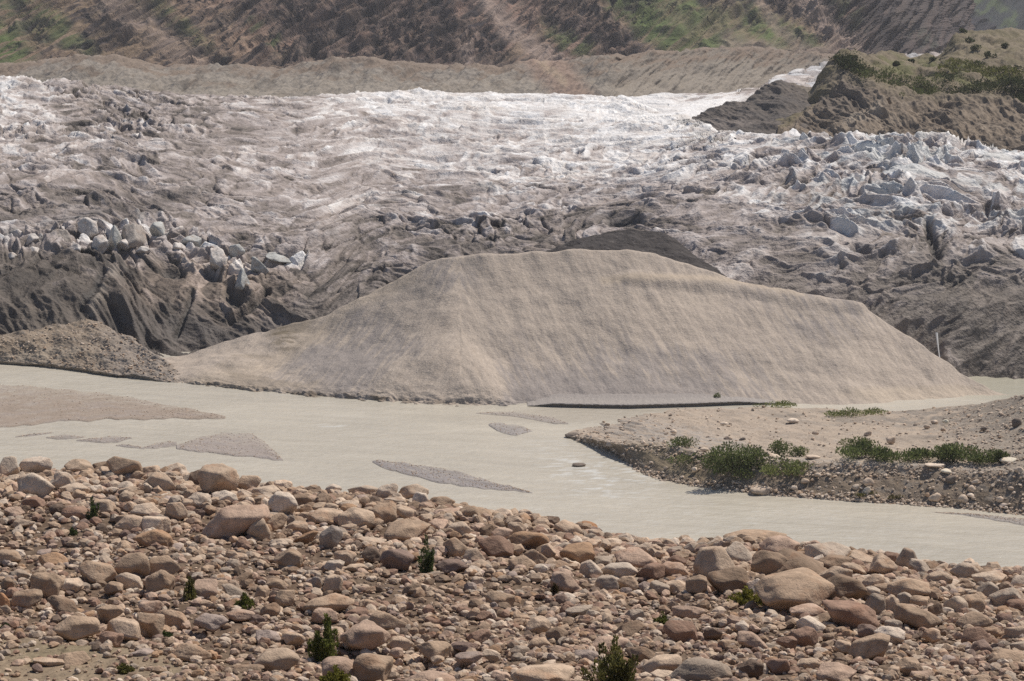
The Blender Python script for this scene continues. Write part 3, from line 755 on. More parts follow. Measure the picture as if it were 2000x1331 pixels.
    L.mix(ell(L, 570, 640, 50, 16, -20) * .6 + ell(L, 560, 665, 30, 20, 0) * sst(0, .5, e) * .7, (0.20, 0.165, 0.12))
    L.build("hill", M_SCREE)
    return L


MOUND = gravel_hill()

# ------------------------------------------------------------------ low stony moraine at the left bank
def left_moraine():
    def c(*st):
        q = [at_z(*s) for s in st]
        return [(q[0][0] - 3, -1.2)] + q + [(q[-1][0] + 8, q[-1][1] - 2.5), (q[-1][0] + 22, -1)]
    cols = {-250: c((706, -.3), (697, .6), (678, 2.0), (655, 3.8), (640, 4.8)), 0: c((714, -.3), (705, .6), (690, 1.8), (668, 3.6), (651, 4.8)), 60: c((717, -.3), (709, .6), (690, 1.8), (664, 3.8), (644, 5.0)), 110: c((723, -.3), (714, .6), (690, 2.0), (658, 4.0), (634, 5.4)),
            170: c((731, -.3), (721, .7), (694, 2.2), (655, 4.4), (627, 5.8)), 215: c((737, -.3), (728, .7), (702, 2.0), (668, 4.0), (640, 5.2)), 260: c((742, -.3), (733, .6), (712, 1.7), (686, 3.0), (664, 4.2)), 310: c((748, -.3), (742, .3), (728, 1.0), (712, 1.8), (698, 2.6)), 380: c((756, -.4), (754, -.3), (750, -.2), (747, 0), (745, 0))}
    L = Loft(cols, 420, (4, 14, 40, 50, 40, 14, 6), bu=7, bv=4)
    X, S = L.X, L.S
    L.push(fbm(X / 5.5, S / 5.5, 5, 201, .6) * .5 * sst(1, 2, L.v) + fbm(X / 1.6, S / 1.6, 3, 202) * .12)
    n = fbm(X / 5, S / 4, 5, 203); n2 = fbm(X / 1.2, S / 1.2, 4, 204)
    L.fill((0.285, 0.228, 0.172))
    L.mix(sst(0, .6, n) * .7, (0.19, 0.158, 0.128))
    L.mix(sst(.15, .6, n2) * .45, (0.36, 0.31, 0.26))
    L.mix(ell(L, 60, 700, 130, 14, -10) * .5, (0.34, 0.29, 0.23))
    L.mix(sst(150, 260, L.px) * .4, (0.30, 0.275, 0.26))
    L.mix(1 - sst(1.0, 1.5, L.v), (0.13, 0.115, 0.098))
    L.build("moraine", M_GRAVEL)
    return L


LEFT = left_moraine()

# ------------------------------------------------------------------ far bank of the river, at the right
def far_bank():
    def c(*st):
        q = [at_z(*s) for s in st]
        return [(q[0][0] - 4, -1.5)] + q + [(q[-1][0] + 5, q[-1][1] - .8), (q[-1][0] + 14, -1.2)]
    cols = {1085: c((856, -.5), (855, -.45), (854, -.4), (852, -.4), (849, -.45), (845, -.5)), 1130: c((864, -.3), (860, .2), (853, .6), (849, .6), (843, .4), (836, -.2)), 1200: c((893, -.3), (886, .12), (868, 1.8), (861, 1.8), (846, 1.0), (822, -.2)),
            1250: c((930, -.3), (921, .12), (868, 2.7), (857, 2.6), (838, 1.4), (810, -.1)), 1300: c((946, -.3), (937, .12), (872, 3.1), (862, 3.0), (838, 1.8), (803, 0)), 1360: c((958, -.3), (949, .12), (884, 3.2), (874, 3.0), (840, 2.0), (799, .1)), 1420: c((966, -.3), (957, .12), (890, 3.4), (878, 3.1), (840, 2.1), (797, .2)),
            1500: c((973, -.3), (965, .12), (900, 3.4), (888, 3.2), (845, 2.3), (797, .4)), 1600: c((980, -.3), (972, .12), (905, 3.5), (893, 3.3), (850, 2.5), (800, .5)), 1700: c((987, -.3), (979, .12), (905, 3.8), (895, 3.6), (850, 2.8), (803, .6)), 1800: c((994, -.3), (986, .12), (908, 3.9), (898, 3.8), (850, 3.0), (803, .8)),
            1860: c((998, -.3), (990, .12), (912, 4.0), (900, 4.0), (847, 3.8), (797, 2.2)), 1930: c((1005, -.3), (997, .12), (917, 4.1), (905, 4.3), (842, 5.2), (785, 5.0)), 2000: c((1012, -.3), (1003, .12), (925, 4.2), (910, 4.6), (840, 6.4), (772, 7.6)), 2250: c((1040, -.3), (1030, .12), (950, 4.3), (930, 5), (840, 8), (760, 10))}
    L = Loft(cols, 900, (4, 16, 70, 24, 90, 90, 8, 4), bu=10, bv=5)
    X, S, px, py = L.X, L.S, L.px, L.py
    L.push((fbm(X / 7, S / 7, 5, 211) * .35 + fbm(X / 1.8, S / 1.8, 4, 213) * .1) * sst(.6, 1.6, L.v) * sst(1100, 1200, px), .5)
    n = fbm(X / 7, S / 7, 5, 214); n2 = fbm(X / 1.3, S / 1.3, 4, 215)
    L.fill((0.415, 0.34, 0.268))
    L.mix(sst(0, .6, n) * .5, (0.345, 0.285, 0.23))
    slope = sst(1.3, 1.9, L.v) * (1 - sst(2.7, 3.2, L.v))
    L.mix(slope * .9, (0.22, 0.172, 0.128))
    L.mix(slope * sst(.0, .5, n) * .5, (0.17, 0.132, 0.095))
    L.mix((ell(L, 1900, 810, 170, 40, -10) + ell(L, 1650, 815, 200, 14)) * sst(-.5, .3, n + n2 * .5) * .75, (0.25, 0.215, 0.18))
    grav = np.maximum(1 - sst(1.4, 2.0, L.v), ell(L, 1300, 850, 190, 26, 12))
    grav = np.maximum(grav, sst(2.7, 3.1, L.v) * (1 - sst(3.3, 3.8, L.v)) * sst(1380, 1500, px))
    L.mix(grav * sst(-.5, .3, n2) * .7, (0.34, 0.31, 0.28))
    L.mix(sst(1850, 1950, px) * sst(2.6, 3.4, L.v) * .55, (0.23, 0.20, 0.165))
    L.mix((1 - sst(1.0, 1.35, L.v)) * .5, (0.24, 0.215, 0.185))
    L.mix(sst(.1, .6, n2) * .25, (0.42, 0.385, 0.34))
    L.mix(ell(L, 1310, 900, 80, 24, 20) * .5, (0.24, 0.195, 0.12))
    L.build("river_bank", M_GRAVEL)
    return L


BANK = far_bank()

# ------------------------------------------------------------------ bars of gravel in the river
BARS = []


def bar(top, bot, col, h=.22, seed=1, dark=None, name="gravel_bar"):
    """Outline between two shore lines [(px, py)], both at the water."""
    x0, x1 = top[0][0], top[-1][0]
    cols = {}
    for px in np.linspace(x0, x1, 90):
        a = np.interp(px, *zip(*top)); b = np.interp(px, *zip(*bot))
        j_ = min(3.0, (b - a) * .24)
        a += j_ * float(fbm(np.array([px / 38.0]), np.array([seed * 3.3]), 3, 5)[0]); b += j_ * float(fbm(np.array([px / 38.0]), np.array([seed * 3.3 + 50]), 3, 6)[0])
        if b - a < .6:
            b = a + .6
        Y0, Y1 = at_z(b, 0)[0], at_z(a, 0)[0]
        k = min(1.0, (b - a) / 6.0)
        e = min(.6, .3 * (Y1 - Y0))
        cols[px] = [(Y0 - .8, -.5), (Y0, 0.02), (Y0 + e, h * k), ((Y0 + Y1) / 2, h * k * 1.3), (Y1 - e, h * k * .7), (Y1, .0), (Y1 + 1, -.5)]
    L = Loft(cols, max(90, int((x1 - x0) * .6)), (2, 3, 16, 16, 3, 2), bu=3, bv=0)
    X, S = L.X, L.S
    L.push(fbm(X / 2.5, S / 2.5, 4, 220 + seed) * .05 * sst(.8, 2, L.v) * (1 - sst(4, 5, L.v)), 1)
    L.fill(col)
    n = fbm(X / 6, S / 2.5, 4, 230 + seed)
    L.mul(1 + .14 * n)
    if dark:
        L.mix(sst(-.1, .6, n) * .6, dark)
    L.mix((1 - sst(1.0, 1.9, L.v)) * .6, (.24, .215, .185))
    w_ = fbm(X / 3, S / 1.2, 4, 245 + seed)
    L.mix(sst(2.8, 5.0, L.v + w_ * .8) * .75, (.42, .38, .315))
    L.mix(sst(.2, .7, w_) * .4, (.40, .36, .31))
    o = L.build(name, M_GRAVEL)
    BARS.append(L)
    return o


bar([(-200, 748), (0, 752), (110, 760), (250, 775), (350, 795), (440, 812)], [(-200, 840), (0, 836), (60, 832), (120, 824), (250, 820), (440, 818)], (.325, .265, .215), .13, 1, (.29, .25, .225))
bar([(345, 868), (400, 852), (440, 845), (490, 848), (520, 868), (553, 898)], [(345, 878), (400, 885), (440, 888), (490, 894), (520, 898), (553, 900)], (.335, .29, .26), .13, 2, (.29, .26, .245))
bar([(150, 860), (180, 855), (230, 852), (258, 856)], [(150, 862), (180, 865), (230, 864), (258, 857)], (.31, .275, .25), .12, 3)
bar([(90, 854), (130, 849), (170, 853)], [(90, 856), (130, 860), (170, 854)], (.32, .285, .255), .1, 4)
bar([(30, 853), (60, 847), (105, 845)], [(30, 855), (60, 853), (105, 846)], (.31, .275, .25), .1, 5)
bar([(280, 872), (310, 865), (345, 863)], [(280, 876), (310, 876), (345, 872)], (.31, .275, .25), .1, 6)
bar([(225, 870), (250, 868), (282, 874)], [(225, 871), (250, 875), (282, 877)], (.29, .26, .24), .08, 12)
bar([(728, 901), (745, 899), (830, 909), (900, 922), (960, 940), (1040, 962)], [(728, 904), (760, 920), (830, 938), (900, 950), (960, 957), (1040, 964)], (.285, .26, .25), .12, 7)
bar([(955, 828), (980, 825), (1015, 832), (1040, 842)], [(955, 832), (980, 845), (1010, 853), (1040, 843)], (.31, .285, .27), .1, 8)
bar([(930, 806), (1000, 804), (1080, 815), (1110, 826)], [(930, 808), (1000, 813), (1080, 826), (1110, 829)], (.33, .295, .265), .08, 9)
bar([(1820, 1000), (1880, 1003), (1950, 1008), (2250, 1030)], [(1820, 1001), (1880, 1007), (1950, 1018), (2250, 1075)], (.32, .29, .265), .12, 11)


def cut_bank():
    """Low gravel shelf along the foot of the hill with an undercut front."""
    edge = {1030: 794, 1080: 796, 1160: 798, 1230: 799, 1300: 797, 1370: 795, 1440: 792, 1540: 790}
    cols = {}
    for px, py in edge.items():
        k = min(1, (px - 1028) / 40) * min(1, (1545 - px) / 60)
        Y, h = at_z(py, 0)[0], .62 * max(k, .05)
        cols[px] = [(Y + .25, -.4), (Y + .3, h * .75), (Y, h * .8), (Y + .1, h), (Y + 2.5, h + .12), (Y + 7, h + .5), (Y + 9, -.4)]
    L = Loft(cols, 500, (3, 2, 2, 6, 10, 3), bu=2, bv=0)
    L.push(fbm(L.X / .8, L.S / .8, 4, 241) * .07)
    L.fill((.31, .28, .26)); L.mix(1 - sst(.8, 2.0, L.v), (.19, .17, .15))  # shade of the undercut front is darkened into its albedo
    L.mix((sst(2.6, 3.4, L.v)) * (1 - sst(4, 4.6, L.v)) * .4, (.40, .365, .33))
    L.build("gravel_bar", M_GRAVEL)


cut_bank()

# ------------------------------------------------------------------ boulder terrace in front
RIDGE = {-650: (895, 96), -300: (908, 94), 0: (920, 92), 250: (927, 91), 500: (949, 90), 700: (968, 89), 900: (995, 87), 1100: (1039, 85), 1300: (1068, 84), 1400: (1068, 83.5), 1550: (1068, 83), 1700: (1088, 81), 1850: (1113, 79), 2000: (1135, 78), 2300: (1173, 76), 2750: (1230, 72)}


def terrace():
    cols = {}
    for px, (py, Y) in RIDGE.items():
        r = at_Y(py, Y)
        n = at_Y(1331, 54.0)
        m = ((r[0] * .5 + n[0] * .5), (r[1] * .5 + n[1] * .5) - .1)
        cols[px] = [(10, 56.0), (34, 49.3), n, m, r, (r[0] + 5, r[1] - 1.8), (r[0] + 28, r[1] - 20), (r[0] + 62, -1.5)]
    L = Loft(cols, 800, (4, 16, 110, 110, 30, 20, 12), bu=12, bv=10)
    X, S = L.X, L.S
    L.push(fbm(X / 5, S / 4, 4, 251) * .22 + fbm(X / .8, S / .8, 3, 252) * .035, 1)
    n = fbm(X / 3, S / 3, 4, 253); n2 = fbm(X / .35, S / .35, 3, 254)
    L.fill((.135, .095, .066))
    L.mix(sst(0, .6, n) * .5, (.155, .105, .076))
    L.mix(sst(.1, .6, n2) * .45, (.26, .195, .14))
    L.mix(ell(L, 120, 1290, 330, 60, 6) * .8, (.29, .225, .155))
    L.mix(ell(L, 120, 1300, 280, 45, 6) * sst(.2, .6, n) * .35, (.175, .155, .085))
    L.mul(1 + .25 * fbm(X / .25, S / .25, 3, 255, .6))
    L.build("terrace", M_DIRT)
    return L


TERR = terrace()


# ------------------------------------------------------------------ stones
import bmesh


def ico(sub):
    bm = bmesh.new()
    bmesh.ops.create_icosphere(bm, subdivisions=sub, radius=1.0)
    bm.verts.ensure_lookup_table()
    V = np.array([v.co[:] for v in bm.verts]); F = np.array([[v.index for v in f.verts] for f in bm.faces])
    bm.free()
    return V / np.linalg.norm(V, axis=1, keepdims=True), F


def rock_shape(seed, sub, planes=14, k=11, rough=.05, spread=.28, flat=0):
    """A stone: the meeting of many half-spaces with rounded edges, plus a little unevenness; fills about a unit ball."""
    r = np.random.default_rng(seed)
    V, F = ico(sub)
    n = r.normal(size=(planes, 3)); n /= np.linalg.norm(n, axis=1, keepdims=True)
    for _ in range(12):                       # spread the faces out a little
        g = n @ n.T; np.fill_diagonal(g, -1)
        n = n - .08 * (n[g.argmax(1)]); n /= np.linalg.norm(n, axis=1, keepdims=True)
    ax = n
    d = 1 - spread * r.random(planes)
    q = np.maximum(V @ ax.T, 1e-4) / d
    rad = np.minimum((q ** k).sum(1) ** (-1.0 / k), 1.25)
    P = V * rad[:, None]
    for i in range(5):
        f = r.normal(size=3) * (1.6 + i * 1.5); ph = r.random() * 6.3
        g = r.normal(size=3) * (1.6 + i * 1.5)
        P = P + V * (rough / (1 + .7 * i) * np.sin(P @ f + ph) * np.cos(P @ g + ph * 2))[:, None]
    if sub >= 4:
        for i in range(4):
            f = r.normal(size=3) * (9 + i * 6); g = r.normal(size=3) * (9 + i * 6); ph = r.random() * 6.3
            P = P + V * (rough * .16 * np.sin(P @ f + ph) * np.cos(P @ g - ph))[:, None]
    lo, hi = P.min(0), P.max(0)
    P = (P - (lo + hi) / 2) / ((hi - lo) / 2)
    return P, F


def stone_mat(name, use_obj=True, rough=.9, amt=.28, bump=.05, sc=2.2):
    m = bpy.data.materials.new(name); m.use_nodes = True
    t = m.node_tree; b = t.nodes["Principled BSDF"]
    b.inputs["Roughness"].default_value = rough; b.inputs["Specular IOR Level"].default_value = .2
    if use_obj:
        oi = N(t, "ShaderNodeObjectInfo"); colout = oi.outputs["Color"]
    else:
        colout = N(t, "ShaderNodeAttribute", attribute_name="col").outputs["Color"]
    g = N(t, "ShaderNodeNewGeometry")
    n1 = N(t, "ShaderNodeTexNoise"); n1.inputs["Scale"].default_value = sc; n1.inputs["Detail"].default_value = 7; n1.inputs["Roughness"].default_value = .68
    t.links.new(g.outputs["Position"], n1.inputs[0])
    r = N(t, "ShaderNodeMapRange"); r.inputs[1].default_value = .3; r.inputs[2].default_value = .7; r.inputs[3].default_value = 1 - amt; r.inputs[4].default_value = 1 + amt
    t.links.new(n1.outputs[0], r.inputs[0])
    mx = N(t, "ShaderNodeVectorMath", operation='SCALE')
    t.links.new(colout, mx.inputs[0]); t.links.new(r.outputs[0], mx.inputs["Scale"])
    # stains of iron and lichen
    n2 = N(t, "ShaderNodeTexNoise"); n2.inputs["Scale"].default_value = sc * .55; n2.inputs["Detail"].default_value = 5; n2.inputs["Roughness"].default_value = .6
    mp = N(t, "ShaderNodeMapping"); mp.inputs["Location"].default_value = (13, 7, 5)
    t.links.new(g.outputs["Position"], mp.inputs[0]); t.links.new(mp.outputs[0], n2.inputs[0])
    r2 = N(t, "ShaderNodeMapRange"); r2.inputs[1].default_value = .52; r2.inputs[2].default_value = .72; r2.inputs[3].default_value = 0; r2.inputs[4].default_value = .45
    t.links.new(n2.outputs[0], r2.inputs[0])
    tint = N(t, "ShaderNodeMix", data_type='RGBA', blend_type='MULTIPLY')
    t.links.new(r2.outputs[0], tint.inputs[0]); t.links.new(mx.outputs[0], tint.inputs[6]); tint.inputs[7].default_value = (.78, .52, .36, 1)
    t.links.new(tint.outputs[2], b.inputs["Base Color"])
    prev = None
    for s_, d_ in ((sc * 1.6, bump), (sc * 7, bump * .35)):
        nn = N(t, "ShaderNodeTexNoise"); nn.inputs["Scale"].default_value = s_; nn.inputs["Detail"].default_value = 5; nn.inputs["Roughness"].default_value = .65
        t.links.new(g.outputs["Position"], nn.inputs[0])
        bp = N(t, "ShaderNodeBump"); bp.inputs["Distance"].default_value = d_
        t.links.new(nn.outputs[0], bp.inputs["Height"])
        if prev:
            t.links.new(prev.outputs[0], bp.inputs["Normal"])
        prev = bp
    t.links.new(prev.outputs[0], b.inputs["Normal"])
    return m


M_STONE = stone_mat("boulder stone", True, sc=2.6, bump=.07)
M_COBBLE = stone_mat("cobble stone", False, sc=5.0, bump=.03)
M_FARSTONE = stone_mat("bank stone", True, sc=1.2, bump=.08)
M_BLOCKICE = stone_mat("block ice", True, rough=.6, amt=.34, bump=.2, sc=1.1)

COLOURS = {
    "tan": (.345, .25, .178), "cream": (.50, .41, .325), "whitish": (.53, .475, .41), "grey": (.315, .272, .228), "brown": (.225, .158, .112), "orange brown": (.335, .20, .115),
    "reddish brown": (.235, .138, .105), "pinkish": (.40, .285, .225), "lavender grey": (.29, .245, .235), "dark brown": (.135, .098, .08), "purple brown": (.18, .125, .115),
    "rust orange": (.40, .18, .075), "bluish grey": (.275, .255, .24), "pale grey": (.43, .375, .315), "dark grey": (.13, .12, .115), "pale tan": (.42, .325, .245),
}
_m = np.array((.365, .264, .18))
COLOURS = {k: tuple(np.array(v) * .70 + _m * .48 * (np.mean(v) / np.mean(_m)) ** .6) for k, v in COLOURS.items()}
PROTO = {}


def protos(kind, n, mat, sub, **kw):
    out = []
    for i in range(n):
        P, F = rock_shape(hash_(kind) + i * 17, sub, **{k: (v[i % len(v)] if isinstance(v, (tuple, list)) else v) for k, v in kw.items()})
        me = bpy.data.meshes.new(kind)
        me.from_pydata(P.tolist(), [], F.tolist())
        me.polygons.foreach_set("use_smooth", np.ones(len(F), bool))
        me.materials.append(mat)
        out.append(me)
    PROTO[kind] = out


def hash_(s):
    return sum(ord(c) * (i + 3) for i, c in enumerate(s)) % 9973


protos("rounded", 16, M_STONE, 4, planes=(13, 16, 18, 15), k=(22, 32, 13, 40), rough=.045, spread=.36)
protos("angular", 16, M_STONE, 4, planes=(10, 12, 14), k=(70, 90, 50), rough=.03, spread=.46)
protos("blocky", 8, M_STONE, 4, planes=(9, 11), k=(60, 80), rough=.03, spread=.34)
protos("bank", 8, M_FARSTONE, 3, planes=(14, 18), k=(12, 18), rough=.06, spread=.3)
protos("ice", 10, M_BLOCKICE, 4, planes=(9, 11, 12), k=(120, 90), rough=.03, spread=.58)


def surf(L, px, py, v0=.8, v1=99):
    """Depth and height of sheet L on the sight line through a point of it."""
    j = int(np.clip(np.searchsorted(L.px[0], px), 0, L.nu - 1))
    ok = (L.v[:, j] >= v0) & (L.v[:, j] <= v1)
    y, Y, Z = L.py[ok, j], L.Y[ok, j], L.Z[ok, j]
    i = np.nonzero(y <= py)[0]
    i = i[0] if len(i) else len(y) - 1
    return Y[i], Z[i]


TAKEN = []          # (cx, cy, w, h) of every boulder
BOULDERS = []


def boulder(cx, cy, w, h, colour, shape="rounded", rot=0.0, rng=None, L=None, name="boulder", cat="boulder", group="boulders strewn over the terrace", v1=4.0, grow=1.17, jit=.12):
    rng = rng or RNG
    L = L or TERR
    Y, Z = surf(L, cx, cy + h * .5, .8, v1)
    W = w * Y / FPX * grow; H = h * Y / FPX * grow
    D = W * (.7 + .25 * rng.random())
    Hz = max(.3 * H, H * 1.0 - .12 * D)
    Yc = Y + D * .22
    c = point_Y(cx, cy, Yc)
    me = PROTO[shape][int(rng.integers(len(PROTO[shape])))]
    o = bpy.data.objects.new(name, me)
    COL.objects.link(o)
    o.location = c
    o.scale = (W / 2, D / 2, Hz / 2 * (1 + .05))
    o.rotation_euler = Euler((rng.uniform(-.15, .15), math.radians(rot) + rng.uniform(-.1, .1), rng.uniform(-.35, .35) + math.pi * int(rng.integers(2))))
    b = np.array(COLOURS[colour]) * rng.uniform(1 - jit, 1 + jit)
    o.color = (*b, 1)
    o["category"] = cat
    o["group"] = group
    rec = dict(o=o, cx=cx, cy=cy, w=w, h=h, colour=colour, shape=shape, cat=cat)
    BOULDERS.append(rec)
    TAKEN.append((cx, cy, w, h))
    return rec


